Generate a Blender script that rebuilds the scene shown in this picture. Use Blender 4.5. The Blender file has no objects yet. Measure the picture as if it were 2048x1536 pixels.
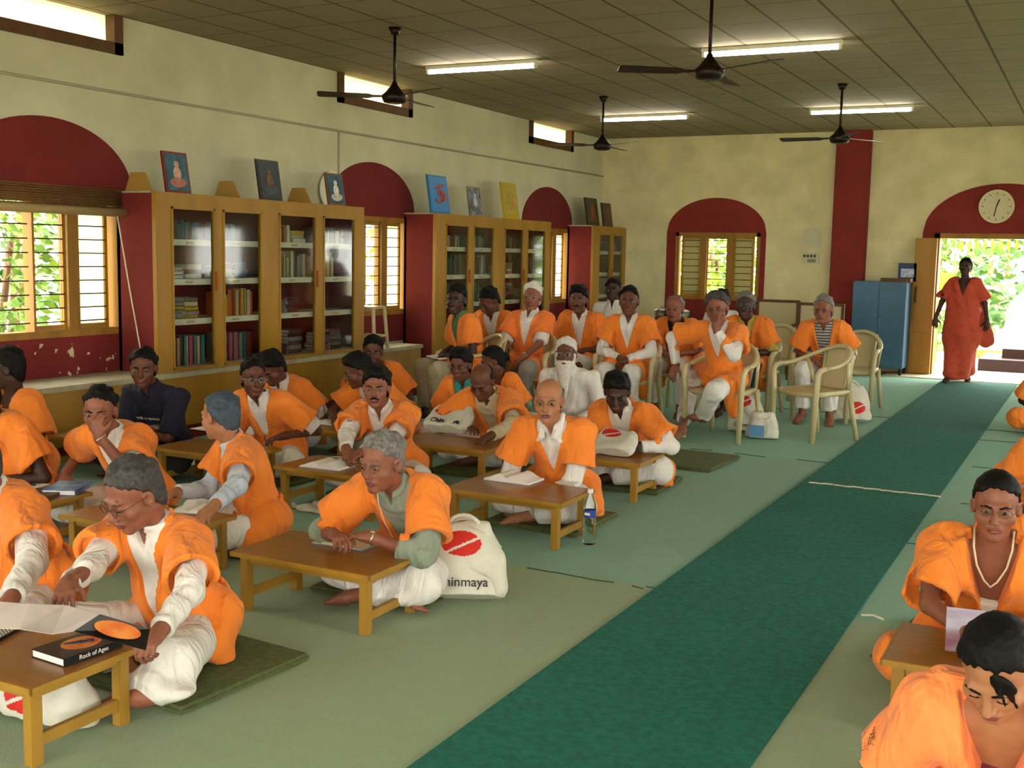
import bpy, bmesh, math, random
import numpy as np
from mathutils import Vector, Matrix
SCN = bpy.context.scene; SC = SCN.collection
R_ = math.radians
# ---------------------------------------------------------------- camera
HCAM, FPX = 1.6, 2240.0
YAW, PITCH, ROLL = .479768, .11588, .0194278
def cam_axes():
    cy, sy = math.cos(YAW), math.sin(YAW)
    f = np.array([-sy * math.cos(PITCH), cy * math.cos(PITCH), -math.sin(PITCH)])
    r = np.array([cy, sy, 0]); u = np.cross(r, f); c, s = math.cos(ROLL), math.sin(ROLL)
    return c * r + s * u, -s * r + c * u, f
RT, UP, FW = cam_axes()
cam = bpy.data.cameras.new('camera'); cam_o = bpy.data.objects.new('camera', cam); SC.objects.link(cam_o)
cam.sensor_fit = 'HORIZONTAL'; cam.sensor_width = 36; cam.lens = 36 * FPX / 2048; cam.clip_start = .05; cam.clip_end = 200
m = Matrix(((RT[0], UP[0], -FW[0], 0), (RT[1], UP[1], -FW[1], 0), (RT[2], UP[2], -FW[2], HCAM), (0, 0, 0, 1)))
cam_o.matrix_world = m; SCN.camera = cam_o
def ray(px, py): return RT * ((px - 1024) / FPX) - UP * ((py - 768) / FPX) + FW
def at(px, py, z=0.):
    d = ray(px, py); t = (z - HCAM) / d[2]; return d * t + [0, 0, HCAM]
def onx(px, py, X):
    d = ray(px, py); return d * (X / d[0]) + [0, 0, HCAM]
def ony(px, py, Y):
    d = ray(px, py); return d * (Y / d[1]) + [0, 0, HCAM]
# ---------------------------------------------------------------- light and exposure
vs = SCN.view_settings; vs.view_transform = 'Standard'; vs.look = 'None'; vs.gamma = 1; vs.use_curve_mapping = False
vs.exposure = 0.85
W = bpy.data.worlds.new('sky'); SCN.world = W; W.use_nodes = True
bg = W.node_tree.nodes['Background']; bg.inputs[0].default_value = (1, .97, .90, 1); bg.inputs[1].default_value = 9.0
def lamp(name, kind, loc, energy, color=(1, 1, 1), target=None, size=None, size_y=None):
    l = bpy.data.lights.new(name, kind); l.energy = energy; l.color = color
    o = bpy.data.objects.new(name, l); SC.objects.link(o); o.location = loc
    if target is not None: o.rotation_euler = (Vector(target) - Vector(loc)).to_track_quat('-Z', 'Y').to_euler()
    if kind == 'AREA':
        l.size = size
        if size_y: l.shape = 'RECTANGLE'; l.size_y = size_y
    elif kind in ('POINT', 'SPOT') and size: l.shadow_soft_size = size
    return o
flash = lamp('camera_flash', 'POINT', (.02, -.05, 1.68), 58, (1, .93, .80), size=.03)
sun = lamp('sun', 'SUN', (0, 0, 20), 9.0, (1, .93, .8), target=(-6, 9, 0)); sun.data.angle = .01
# ---------------------------------------------------------------- materials
MAT = {}
def srgb(c):
    if isinstance(c, str): c = tuple(int(c[i:i + 2], 16) / 255 for i in (0, 2, 4))
    return tuple(((x + .055) / 1.055) ** 2.4 if x > .04045 else x / 12.92 for x in c) + (1,)
def mat(name, col, rough=.6, metal=0, noise=0, nscale=12, col2=None, bump=0, bscale=60, spec=.4, emit=0, trans=0, sheen=0, stretch=None, fold=0):
    m = bpy.data.materials.new(name); m.use_nodes = True; nt = m.node_tree; b = nt.nodes['Principled BSDF']
    b.inputs['Base Color'].default_value = srgb(col); b.inputs['Roughness'].default_value = rough; b.inputs['Metallic'].default_value = metal
    b.inputs['Specular IOR Level'].default_value = spec
    if trans: b.inputs['Transmission Weight'].default_value = trans
    if emit: b.inputs['Emission Color'].default_value = srgb(col); b.inputs['Emission Strength'].default_value = emit
    if sheen: b.inputs['Sheen Weight'].default_value = sheen
    tc = nt.nodes.new('ShaderNodeTexCoord'); mp = nt.nodes.new('ShaderNodeMapping'); nt.links.new(tc.outputs['Object'], mp.inputs[0])
    if stretch: mp.inputs['Scale'].default_value = stretch
    if noise or col2:
        n = nt.nodes.new('ShaderNodeTexNoise'); n.inputs['Scale'].default_value = nscale; n.inputs['Detail'].default_value = 5
        nt.links.new(mp.outputs[0], n.inputs['Vector'])
        r = nt.nodes.new('ShaderNodeValToRGB'); nt.links.new(n.outputs['Fac'], r.inputs[0]); nt.links.new(r.outputs[0], b.inputs['Base Color'])
        c = srgb(col); k = noise
        c2 = srgb(col2) if col2 else tuple(x * (1 - k) for x in c[:3]) + (1,)
        r.color_ramp.elements[0].position = .35; r.color_ramp.elements[1].position = .65
        r.color_ramp.elements[0].color = c2; r.color_ramp.elements[1].color = c if col2 else tuple(min(1, x * (1 + k * .6)) for x in c[:3]) + (1,)
    if bump:
        n2 = nt.nodes.new('ShaderNodeTexNoise'); n2.inputs['Scale'].default_value = bscale; n2.inputs['Detail'].default_value = 4
        nt.links.new(mp.outputs[0], n2.inputs['Vector'])
        bp = nt.nodes.new('ShaderNodeBump'); bp.inputs['Strength'].default_value = bump; bp.inputs['Distance'].default_value = .01
        nt.links.new(n2.outputs['Fac'], bp.inputs['Height']); nt.links.new(bp.outputs[0], b.inputs['Normal'])
    if fold:
        n3 = nt.nodes.new('ShaderNodeTexNoise'); n3.inputs['Scale'].default_value = 7.5; n3.inputs['Detail'].default_value = 2.5; n3.inputs['Distortion'].default_value = 1.6
        mp3 = nt.nodes.new('ShaderNodeMapping'); mp3.inputs['Scale'].default_value = (1, 1, .38); mp3.inputs['Rotation'].default_value = (.25, .35, .2); nt.links.new(tc.outputs['Object'], mp3.inputs[0]); nt.links.new(mp3.outputs[0], n3.inputs['Vector'])
        b3 = nt.nodes.new('ShaderNodeBump'); b3.inputs['Strength'].default_value = fold; b3.inputs['Distance'].default_value = .06; nt.links.new(n3.outputs['Fac'], b3.inputs['Height'])
        if bump: nt.links.new(b3.outputs[0], bp.inputs['Normal'])
        else: nt.links.new(b3.outputs[0], b.inputs['Normal'])
    MAT[name] = m; return m
mat('skin_mid', '84503a', .5, noise=.12, nscale=25, spec=.35)
mat('skin_dark', '5e3624', .5, noise=.12, nscale=25, spec=.35)
mat('skin_deep', '3c241a', .5, noise=.12, nscale=25, spec=.35)
mat('skin_light', 'a06a48', .5, noise=.1, nscale=25, spec=.35)
mat('lips_dark', '6b3a30', .45); mat('lips_rose', '7a3c34', .45)
mat('eye_white', '94897c', .3); mat('iris', '14100c', .15, spec=.8)
mat('hair_black', '0b0908', .6, spec=.15, bump=.4, bscale=140, stretch=(1, 1, .3)); mat('hair_grey', '6f6c66', .6, noise=.45, nscale=60, bump=.4, bscale=140)
mat('hair_dark_grey', '3a3733', .6, noise=.5, nscale=60, bump=.4, bscale=140); mat('hair_white', 'cfccc0', .7, noise=.15, nscale=60, bump=.4, bscale=140)
mat('hair_stubble', '6d5c48', .7, noise=.3, nscale=60, bump=.3, bscale=140)
mat('hair_bluish', '34424e', .6, noise=.3, nscale=40, bump=.4, bscale=140)
mat('orange', 'ea8026', .85, noise=.05, nscale=7, bump=.12, bscale=220, sheen=.1, fold=.65)
mat('orange_deep', 'e8782a', .85, noise=.06, nscale=7, bump=.12, bscale=220, sheen=.1, fold=.65)
mat('orange_peach', 'f58a48', .85, noise=.05, nscale=7, bump=.12, bscale=220, sheen=.1, fold=.65)
mat('kurta_white', 'dcd8d0', .85, noise=.04, nscale=9, bump=.15, bscale=200, fold=.65)
mat('cream_shirt', 'c2b28c', .85, noise=.05, bump=.15, bscale=200, fold=.65); mat('pale_blue_shirt', 'b9c3d0', .85, noise=.05, bump=.15, bscale=200, fold=.65)
mat('grey_green_shirt', '87917f', .85, noise=.06, bump=.15, bscale=200, fold=.65); mat('navy_shirt', '14172b', .85, noise=.1, bump=.15, bscale=200, fold=.65)
mat('green_shirt', '56714e', .85, noise=.08, fold=.6); mat('yellow_shirt', 'b5a24e', .85, noise=.08, fold=.6); mat('black_shirt', '171513', .8, noise=.1, fold=.6)
mat('teal_kurta', '2f8f8a', .8, noise=.1, fold=.6); mat('grey_trousers', '8d857c', .85, noise=.1, nscale=9, fold=.65); mat('khaki_trousers', 'a49a7c', .85, noise=.08, nscale=9, fold=.65)
mat('dark_trousers', '2c2c33', .85, noise=.1, fold=.6); mat('maroon_print', '6a2335', .8, noise=.4, nscale=60); mat('sari_red', 'b8442a', .8, noise=.12, nscale=20, bump=.1)
mat('gold_frame', '8a6a3c', .3, metal=.8); mat('dark_frame', '2a1712', .35); mat('silver_frame', 'b8b4ac', .25, metal=.9)
mat('steel', 'c9c6bf', .25, metal=.9)
lm = mat('lens', 'ffffff', .02, trans=1); lm.node_tree.nodes['Principled BSDF'].inputs['IOR'].default_value = 1.05
m = mat('striped_shirt', '9a9a94', .85); nt = m.node_tree; wv = nt.nodes.new('ShaderNodeTexWave'); wv.bands_direction = 'Z'; wv.inputs['Scale'].default_value = 11; wv.inputs['Distortion'].default_value = 1.2
tc = nt.nodes.new('ShaderNodeTexCoord'); nt.links.new(tc.outputs['Object'], wv.inputs['Vector']); cr = nt.nodes.new('ShaderNodeValToRGB'); nt.links.new(wv.outputs['Fac'], cr.inputs[0]); nt.links.new(cr.outputs[0], nt.nodes['Principled BSDF'].inputs['Base Color'])
cr.color_ramp.elements[0].position = .2; cr.color_ramp.elements[0].color = srgb('2c2c30'); cr.color_ramp.elements[1].position = .35; cr.color_ramp.elements[1].color = srgb('a5a59c')
# ---------------------------------------------------------------- mesh helpers
def link_bm(name, bm, m, parent=None, smooth=False):
    me = bpy.data.meshes.new(name); bmesh.ops.recalc_face_normals(bm, faces=bm.faces); bm.to_mesh(me); bm.free()
    for x in (m if isinstance(m, (list, tuple)) else [m]): me.materials.append(x)
    if smooth:
        for p in me.polygons: p.use_smooth = True
    o = bpy.data.objects.new(name, me); SC.objects.link(o)
    if parent: o.parent = parent
    return o
def tube(bm, pts, r, n=8, caps=True, rs=None, flat=1., mi=0):
    pts = [np.array(p, float) for p in pts]
    closed = np.linalg.norm(pts[0] - pts[-1]) < 1e-6 and len(pts) > 3
    if closed: pts = pts[:-1]
    rings = []; prev = None; N = len(pts)
    for i, p in enumerate(pts):
        a = pts[i - 1] if (i > 0 or closed) else p; b = pts[(i + 1) % N] if (i < N - 1 or closed) else p
        d = (b - a) / max(np.linalg.norm(b - a), 1e-9)
        if prev is None:
            prev = np.cross(d, [0, 0, 1.]) if abs(d[2]) < .9 else np.cross(d, [0, 1., 0])
        u = prev - d * (prev @ d); u /= max(np.linalg.norm(u), 1e-9); v = np.cross(d, u); prev = u
        rr = rs[i] if rs is not None else r
        rings.append([bm.verts.new(p + (u * math.cos(t) + v * math.sin(t) * flat) * rr) for t in [2 * math.pi * k / n for k in range(n)]])
    M = N if closed else N - 1
    for i in range(M):
        A, B = rings[i], rings[(i + 1) % N]
        for k in range(n):
            f = bm.faces.new((A[k], A[(k + 1) % n], B[(k + 1) % n], B[k])); f.smooth = True; f.material_index = mi
    if caps and not closed:
        for q in (rings[0][::-1], rings[-1]): bm.faces.new(q).material_index = mi
def box(bm, lo, hi, M=None, mi=0):
    vs = [bm.verts.new((Vector((x, y, z)) if M is None else M @ Vector((x, y, z)))) for x in (lo[0], hi[0]) for y in (lo[1], hi[1]) for z in (lo[2], hi[2])]
    for q in ((0, 1, 3, 2), (4, 6, 7, 5), (0, 4, 5, 1), (2, 3, 7, 6), (0, 2, 6, 4), (1, 5, 7, 3)):
        bm.faces.new([vs[i] for i in q]).material_index = mi
    return vs
def bx(name, lo, hi, m, parent=None, bevel=0, M=None):
    bm = bmesh.new(); box(bm, lo, hi, M)
    if bevel: bmesh.ops.bevel(bm, geom=bm.edges[:], offset=bevel, segments=2, affect='EDGES')
    return link_bm(name, bm, m, parent)
def prism(bm, poly, y0, y1, axis=1, mi=0):
    """extrude a 2-D outline (u,v) along an axis"""
    def P(u, v, w): return {0: (w, u, v), 1: (u, w, v), 2: (u, v, w)}[axis]
    a = [bm.verts.new(P(u, v, y0)) for u, v in poly]; b = [bm.verts.new(P(u, v, y1)) for u, v in poly]
    bm.faces.new(a).material_index = mi; bm.faces.new(b[::-1]).material_index = mi
    for i in range(len(poly)):
        j = (i + 1) % len(poly); bm.faces.new((a[i], b[i], b[j], a[j])).material_index = mi
_ball = {}
def add_ball(name, c, r, Rm, m, parent=None):
    if m.name not in _ball:
        bm = bmesh.new(); bmesh.ops.create_uvsphere(bm, u_segments=16, v_segments=10, radius=1)
        for f in bm.faces: f.smooth = True
        me = bpy.data.meshes.new('ball'); bm.to_mesh(me); bm.free(); me.materials.append(m); _ball[m.name] = me
    o = bpy.data.objects.new(name, _ball[m.name]); SC.objects.link(o)
    T = Matrix.Diagonal((*r, 1)); Q = Matrix.Identity(4)
    if Rm is not None:
        for i in range(3):
            for j in range(3): Q[i][j] = float(Rm[i][j])
    L = Matrix.Translation(Vector([float(x) for x in c])) @ Q @ T
    if parent is not None and parent.type == 'MESH':
        L = parent.matrix_basis.inverted() @ L
    if parent: o.parent = parent
    o.matrix_basis = L
    return o
def tag(o, label=None, cat=None, group=None, kind=None):
    if label: o['label'] = label
    if cat: o['category'] = cat
    if group: o['group'] = group
    if kind: o['kind'] = kind
    return o
def empty(name, loc, rz=0, label=None, cat=None, group=None):
    o = bpy.data.objects.new(name, None); SC.objects.link(o); o.location = loc; o.rotation_euler = (0, 0, rz)
    return tag(o, label, cat, group)
def copy_tree(o, parent=None):
    c = o.copy(); SC.objects.link(c)
    if parent: c.parent = parent
    for ch in list(o.children): copy_tree(ch, c)
    return c

# ---------------------------------------------------------------- implicit-surface modelling
class Grid:
    def __init__(s, lo, hi, h, fine=(), hf=None):
        s.ax = []
        for a in range(3):
            xs = [lo[a]]
            while xs[-1] < hi[a]:
                x = xs[-1]
                st = hf if hf and any(l[a] - h <= x <= u[a] for l, u in fine) else h
                xs.append(x + st)
            s.ax.append(np.array(xs, np.float32))
        s.h = h
        s.F = np.full([len(a) for a in s.ax], .08, np.float32)
    def box(s, lo, hi):
        i = [max(0, int(np.searchsorted(a, l)) - 1) for a, l in zip(s.ax, lo)]
        j = [min(len(a), int(np.searchsorted(a, u)) + 1) for a, u in zip(s.ax, hi)]
        if any(q <= p for p, q in zip(i, j)): return None, None
        sl = tuple(slice(p, q) for p, q in zip(i, j))
        P = (s.ax[0][sl[0]][:, None, None], s.ax[1][sl[1]][None, :, None], s.ax[2][sl[2]][None, None, :])
        return sl, P
    def put(s, d, sl, k=.0, op='u'):
        F = s.F[sl]
        if op == 'u':
            r = np.minimum(F, d)
            if k > 0: r -= np.maximum(k - np.abs(F - d), 0) ** 2 / (4 * k)
        elif op == 's':
            d = -d; r = np.maximum(F, d)
            if k > 0: r += np.maximum(k - np.abs(F - d), 0) ** 2 / (4 * k)
        s.F[sl] = r
    def cone(s, a, b, ra, rb, k=.0, op='u', cut=None, flat=None, cut0=None):
        """tapered capsule a->b; cut = parameter where the far end is sliced square; flat=(axis,scale) squashes it"""
        a = np.array(a, float); b = np.array(b, float); R = max(ra, rb) + k + 2.5 * s.h
        if flat: R *= max(1, flat[1])
        sl, P = s.box(np.minimum(a, b) - R, np.maximum(a, b) + R)
        if sl is None: return
        ba = b - a; L2 = max(float(ba @ ba), 1e-9)
        q = [P[i] - a[i] for i in range(3)]
        tt = (q[0] * ba[0] + q[1] * ba[1] + q[2] * ba[2]) / L2
        t = np.clip(tt, 0, 1)
        e = [q[i] - t * ba[i] for i in range(3)]
        n2 = e[0] ** 2 + e[1] ** 2 + e[2] ** 2
        if flat:
            ax = np.array(flat[0], float); ax /= np.linalg.norm(ax)
            w = e[0] * ax[0] + e[1] * ax[1] + e[2] * ax[2]
            n2 = n2 + w * w * (1 / flat[1] ** 2 - 1)
        d = np.sqrt(n2) - (ra + (rb - ra) * t)
        if cut is not None: d = np.maximum(d, (tt - cut) * math.sqrt(L2))
        if cut0 is not None: d = np.maximum(d, (cut0 - tt) * math.sqrt(L2))
        s.put(d.astype(np.float32), sl, k, op)
    def ell(s, c, r, R=None, k=.0, op='u'):
        c = np.array(c, float); m = max(r) + k + 2.5 * s.h
        sl, P = s.box(c - m, c + m)
        if sl is None: return
        q = [P[i] - c[i] for i in range(3)]
        if R is not None: q = [q[0] * R[0, i] + q[1] * R[1, i] + q[2] * R[2, i] for i in range(3)]
        k0 = np.sqrt(sum((q[i] / r[i]) ** 2 for i in range(3)))
        k1 = np.sqrt(sum((q[i] / r[i] ** 2) ** 2 for i in range(3)))
        d = k0 * (k0 - 1) / np.maximum(k1, 1e-6)
        s.put(d.astype(np.float32), sl, k, op)
    def all(s):
        return s.ax[0][:, None, None], s.ax[1][None, :, None], s.ax[2][None, None, :]
    def clip(s, d, k=0):            # keep d<0
        s.put((-d).astype(np.float32), (slice(None),) * 3, k, 's')
    def folds(s, amp, f1, f2, seed, rough=.0):
        r = np.random.RandomState(seed); X, Y, Z = s.all()
        a = r.uniform(-1, 1, (4, 3)); a /= np.linalg.norm(a, axis=1)[:, None]
        a[0, 2] *= .35; a[2, 2] *= .3
        w1 = np.sin(f2 * (a[1, 0] * X + a[1, 1] * Y + a[1, 2] * Z) + r.uniform(0, 6))
        w2 = np.sin(f2 * 1.3 * (a[3, 0] * X + a[3, 1] * Y + a[3, 2] * Z) + r.uniform(0, 6))
        n = np.sin(f1 * (a[0, 0] * X + a[0, 1] * Y + a[0, 2] * Z) + 2.2 * w1 + r.uniform(0, 6)) + .6 * np.sin(1.7 * f1 * (a[2, 0] * X + a[2, 1] * Y + a[2, 2] * Z) + 2.6 * w2)
        n = np.where(np.abs(n) < 1e9, n - .9 * (1 - np.abs(n)).clip(0, 1) * (w1 > -.3), n)
        s.F += (amp * n * (1 + .5 * w2)).astype(np.float32)
    def grain(s, amp, f, seed):
        r = np.random.RandomState(seed); X, Y, Z = s.all()
        n = np.sin(f * X + 2 * np.sin(f * .37 * Y + 1)) * np.sin(f * Y * .9 + 2 * np.sin(f * .41 * Z)) + .7 * np.sin(f * 1.3 * Z + 3 * np.sin(f * .6 * X))
        s.F += (amp * n).astype(np.float32)
    def mesh(s):
        F = s.F; F[0] = F[-1] = .05; F[:, 0] = F[:, -1] = .05; F[:, :, 0] = F[:, :, -1] = .05
        I = F < 0
        c = np.zeros([n - 1 for n in F.shape], np.uint8)
        off = [(i, j, k) for i in (0, 1) for j in (0, 1) for k in (0, 1)]
        S = [n - 1 for n in F.shape]
        for o in off: c += I[o[0]:o[0] + S[0], o[1]:o[1] + S[1], o[2]:o[2] + S[2]]
        act = np.argwhere((c > 0) & (c < 8))
        if not len(act): return np.zeros((0, 3)), np.zeros((0, 4), int)
        idx = np.full(S, -1, np.int32); idx[tuple(act.T)] = np.arange(len(act))
        acc = np.zeros((len(act), 3)); cnt = np.zeros(len(act))
        A = s.ax
        val = {o: F[act[:, 0] + o[0], act[:, 1] + o[1], act[:, 2] + o[2]] for o in off}
        pos = [(A[d][act[:, d]], A[d][act[:, d] + 1]) for d in range(3)]
        for o in off:
            for d in range(3):
                if o[d]: continue
                e = list(o); e[d] = 1; e = tuple(e)
                v0, v1 = val[o], val[e]; m = (v0 < 0) != (v1 < 0)
                t = np.where(m, v0 / np.where(m, v0 - v1, 1), 0)
                for q in range(3):
                    p = pos[q][o[q]] if q != d else pos[q][0] + t * (pos[q][1] - pos[q][0])
                    acc[:, q] += np.where(m, p, 0)
                cnt += m
        V = acc / cnt[:, None]
        Q = []
        for d in range(3):
            u, v = (d + 1) % 3, (d + 2) % 3
            a = [slice(None)] * 3; b = [slice(None)] * 3
            a[d] = slice(0, -1); b[d] = slice(1, None)
            x = I[tuple(a)] != I[tuple(b)]
            e = np.argwhere(x)
            ok = (e[:, u] > 0) & (e[:, v] > 0) & (e[:, u] < F.shape[u] - 1) & (e[:, v] < F.shape[v] - 1)
            e = e[ok]; inside = I[e[:, 0], e[:, 1], e[:, 2]]
            def cell(du, dv):
                c = e.copy(); c[:, u] -= du; c[:, v] -= dv
                return idx[c[:, 0], c[:, 1], c[:, 2]]
            q = np.stack([cell(1, 1), cell(0, 1), cell(0, 0), cell(1, 0)], 1)
            q[~inside] = q[~inside][:, ::-1]
            Q.append(q)
        return V, np.concatenate(Q)

def quadmesh(name, V, Q, mats, parent=None, midx=None, smooth=True):
    me = bpy.data.meshes.new(name)
    me.vertices.add(len(V)); me.vertices.foreach_set('co', np.asarray(V, np.float32).ravel())
    me.loops.add(len(Q) * 4); me.loops.foreach_set('vertex_index', np.asarray(Q, np.int32).ravel())
    me.polygons.add(len(Q)); me.polygons.foreach_set('loop_start', np.arange(0, len(Q) * 4, 4, dtype=np.int32))
    if smooth: me.polygons.foreach_set('use_smooth', np.ones(len(Q), bool))
    for m in (mats if isinstance(mats, (list, tuple)) else [mats]): me.materials.append(m)
    if midx is not None: me.polygons.foreach_set('material_index', np.asarray(midx, np.int32))
    me.update(calc_edges=True); me.validate()
    o = bpy.data.objects.new(name, me); SC.objects.link(o)
    if parent: o.parent = parent
    return o

def rot(rz=0, rx=0, ry=0):
    cz, sz, cx, sx, cy, sy = math.cos(rz), math.sin(rz), math.cos(rx), math.sin(rx), math.cos(ry), math.sin(ry)
    Z = np.array([[cz, -sz, 0], [sz, cz, 0], [0, 0, 1]]); X = np.array([[1, 0, 0], [0, cx, -sx], [0, sx, cx]]); Y = np.array([[cy, 0, sy], [0, 1, 0], [-sy, 0, cy]])
    return Z @ X @ Y

def unit(v): v = np.array(v, float); return v / max(np.linalg.norm(v), 1e-9)

def hand(G, W, f, n, side, s, curl=.5, grip=None):
    """W wrist, f finger direction, n back-of-hand normal, side=+1 when the thumb lies towards cross(f,n)*side"""
    f = unit(f); n = unit(np.array(n) - f * np.dot(f, n)); t = np.cross(f, n) * side
    R = np.stack([t, f, n], 1)
    c = W + f * .045 * s
    G.ell(c, (.042 * s, .05 * s, .017 * s), R, k=.012)
    G.cone(W - f * .02 * s, W + f * .03 * s, .026 * s, .024 * s, k=.02)
    L = (.072, .082, .076, .058)
    for i in range(4):
        x = (.030 - .0195 * i) * s
        b = W + f * (.082 - .004 * abs(i - 1)) * s + t * x
        fd = unit(f + t * (.10 - .07 * i)); c1 = curl * (1 + .12 * i)
        d1 = unit(fd * math.cos(c1 * .6) - n * math.sin(c1 * .6)); d2 = unit(fd * math.cos(c1 * 1.6) - n * math.sin(c1 * 1.6)); d3 = unit(fd * math.cos(c1 * 2.3) - n * math.sin(c1 * 2.3))
        p1 = b + d1 * L[i] * .45 * s; p2 = p1 + d2 * L[i] * .32 * s; p3 = p2 + d3 * L[i] * .22 * s
        G.cone(b, p1, .0100 * s, .0090 * s, k=.004); G.cone(p1, p2, .0090 * s, .0080 * s, k=.003); G.cone(p2, p3, .0080 * s, .0070 * s, k=.003)
    b = W + f * .022 * s + t * .030 * s
    d = unit(f * .75 + t * .75 - n * .35); p1 = b + d * .042 * s; d = unit(f * .95 + t * .3 - n * .35 * (1 + curl)); p2 = p1 + d * .033 * s
    G.cone(b, p1, .0135 * s, .0115 * s, k=.012); G.cone(p1, p2, .0115 * s, .0085 * s, k=.004)

def ik(S, W, l1, l2, pole):
    d = W - S; L = np.linalg.norm(d)
    if L > (l1 + l2) * .985: W = S + d * ((l1 + l2) * .985 / L); d = W - S; L = np.linalg.norm(d)
    a = (l1 * l1 - l2 * l2 + L * L) / (2 * L); h = math.sqrt(max(l1 * l1 - a * a, 0))
    u = d / L; p = unit(np.array(pole) - u * np.dot(u, pole))
    return S + u * a + p * h, W

def person(label, head, yaw, pose='floor', s=1., skin='skin_mid', hair='short', hcol='hair_black', hyaw=0, pitch=0, roll=0,
           hands=None, sleeves='long', shirt='kurta_white', tunic='orange', trousers='kurta_white', vneck=.30, glasses=None,
           moustache=None, beard=None, vox=.008, hf=.005, pole=None, curl=.5, seed=1, legs=None, extras=(), group=None, female=False,
           name='person', fat=1., watch=None, head_s=1.05, collar=False, wide=1., eyes=True, hdir=None, feet=True, skirt=True, look_down=False, lean=None, shirt_low=0, drape=None):
    MT = lambda k: MAT[k]
    hx, hy, hz = head
    zp = {'floor': .12 * s + .03, 'chair': .53, 'stand': .93 * s}[pose]
    def spine(L):
        a = [L * .55, L * .9, L * 1.25, L * 1.1]; seg = [.19 * s, .19 * s, .09 * s, .185 * s]
        p = np.array([0, 0, zp], float); out = [p]
        for an, l in zip(a, seg):
            p = p + l * np.array([0, math.sin(an), math.cos(an)]); out.append(p)
        return out, a
    lo, hi_ = -.15, 1.2
    if lean is None:
        for _ in range(30):
            m = (lo + hi_) / 2
            if spine(m)[0][4][2] > hz: lo = m
            else: hi_ = m
        lean = (lo + hi_) / 2
    sp, an = spine(lean)
    p0, p1, p2, p3, hc = sp
    off = hc
    cy, sy = math.cos(yaw), math.sin(yaw)
    root = bpy.data.objects.new(name, None); SC.objects.link(root)
    root.location = (hx - (cy * off[0] - sy * off[1]), hy - (sy * off[0] + cy * off[1]), 0); root.rotation_euler = (0, 0, yaw)
    root['label'] = label; root['category'] = 'person'
    if group: root['group'] = group
    up = unit(p3 - p1); fw = unit(np.cross(up, [1, 0, 0])); fw = fw if fw[1] > 0 else -fw; X1 = np.array([1., 0, 0])
    sw = .185 * s * wide * (.9 if female else 1)
    SH = {i: p3 + X1 * i * sw - up * .035 * s for i in (-1, 1)}
    if hands is None: hands = {1: (.13, .30, .20), -1: (-.13, .30, .20)} if pose == 'floor' else ({1: (.1, .30, .64), -1: (-.1, .30, .64)} if pose == 'chair' else {1: (.3, .05, .75), -1: (-.3, -.05, .75)})
    def tol(v):
        if len(v) == 4:
            d = np.array(v[1:], float) - [root.location[0], root.location[1], 0]; return np.array([cy * d[0] + sy * d[1], -sy * d[0] + cy * d[1], d[2]])
        return np.array(v, float)
    hands = {i: tol(v) for i, v in hands.items()}
    EL, WR = {}, {}
    for i in (-1, 1):
        pl = (pole or {}).get(i, (i * .55, -.45, -.7))
        EL[i], WR[i] = ik(SH[i], np.array(hands[i], float), .285 * s, .25 * s, pl)
    hip = {i: p0 + np.array([i * .092 * s, 0.01, -.02]) for i in (-1, 1)}
    if legs is None:
        if pose == 'floor': legs = {1: [(.30 * s, .32 * s, .15), (-.05 * s, .33 * s, .09)], -1: [(-.30 * s, .32 * s, .15), (.06 * s, .40 * s, .075)]}
        elif pose == 'chair': legs = {i: [(i * .14, .44 * s, .52), (i * .13, .42 * s, .085)] for i in (-1, 1)}
        else: legs = {1: [(.09, .10, .50 * s), (.10, .16, .085)], -1: [(-.09, .0, .49 * s), (-.10, -.14, .10)]}
    KN = {i: tol(legs[i][0]) for i in (-1, 1)}; AN = {i: tol(legs[i][1]) for i in (-1, 1)}
    hs = s * head_s * (.95 if female else 1)
    HR = rot(hyaw, -pitch, roll)
    HC = hc
    hp = lambda x, y, z: HC + HR @ (np.array([x, y, z]) * hs)
    # ---------------- body
    lo_ = np.min([hc - .2, *SH.values(), *EL.values(), *WR.values(), *KN.values(), *AN.values(), p0 - .2], axis=0) - .17
    up_ = np.max([hc + .2, *SH.values(), *EL.values(), *WR.values(), *KN.values(), *AN.values()], axis=0) + .17
    lo_[2] = max(lo_[2], -.01)
    fine = [(HC - .125 * hs, HC + .125 * hs)]
    if hf < .0045: fine += [(WR[i] - .10, WR[i] + .13) for i in (-1, 1)]
    G = Grid(lo_, up_, vox, fine, hf)
    fx = fat * wide
    G.ell(p0 + up * .06 * s, (.135 * s * fx, .10 * s * fat, .13 * s), k=.04)
    G.cone(p1, p2, .085 * s * fat, .092 * s, k=.04, flat=((1, 0, 0), 1.25))
    G.cone(SH[-1] * .75 + SH[1] * .25, SH[1] * .75 + SH[-1] * .25, .050 * s, .050 * s, k=.03)
    for i in (-1, 1):
        G.cone(SH[i], EL[i], .044 * s, .037 * s, k=.03); G.cone(EL[i], WR[i], .036 * s, .025 * s, k=.015)
        f = unit(WR[i] - EL[i])
        fd, nn = (hdir or {}).get(i, (None, None))
        if fd is None: fd = unit(f + np.array([-i * .25, 0, -.15]))
        if nn is None: nn = (0, 0, 1) if abs(fd[2]) < .8 else (0, 1, 0)
        hand(G, WR[i], fd, nn, side=-i, s=s, curl=(curl.get(i, .5) if isinstance(curl, dict) else curl))
        G.cone(hip[i], KN[i], .075 * s, .055 * s, k=.03); G.cone(KN[i], AN[i], .052 * s, .036 * s, k=.02)
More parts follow.
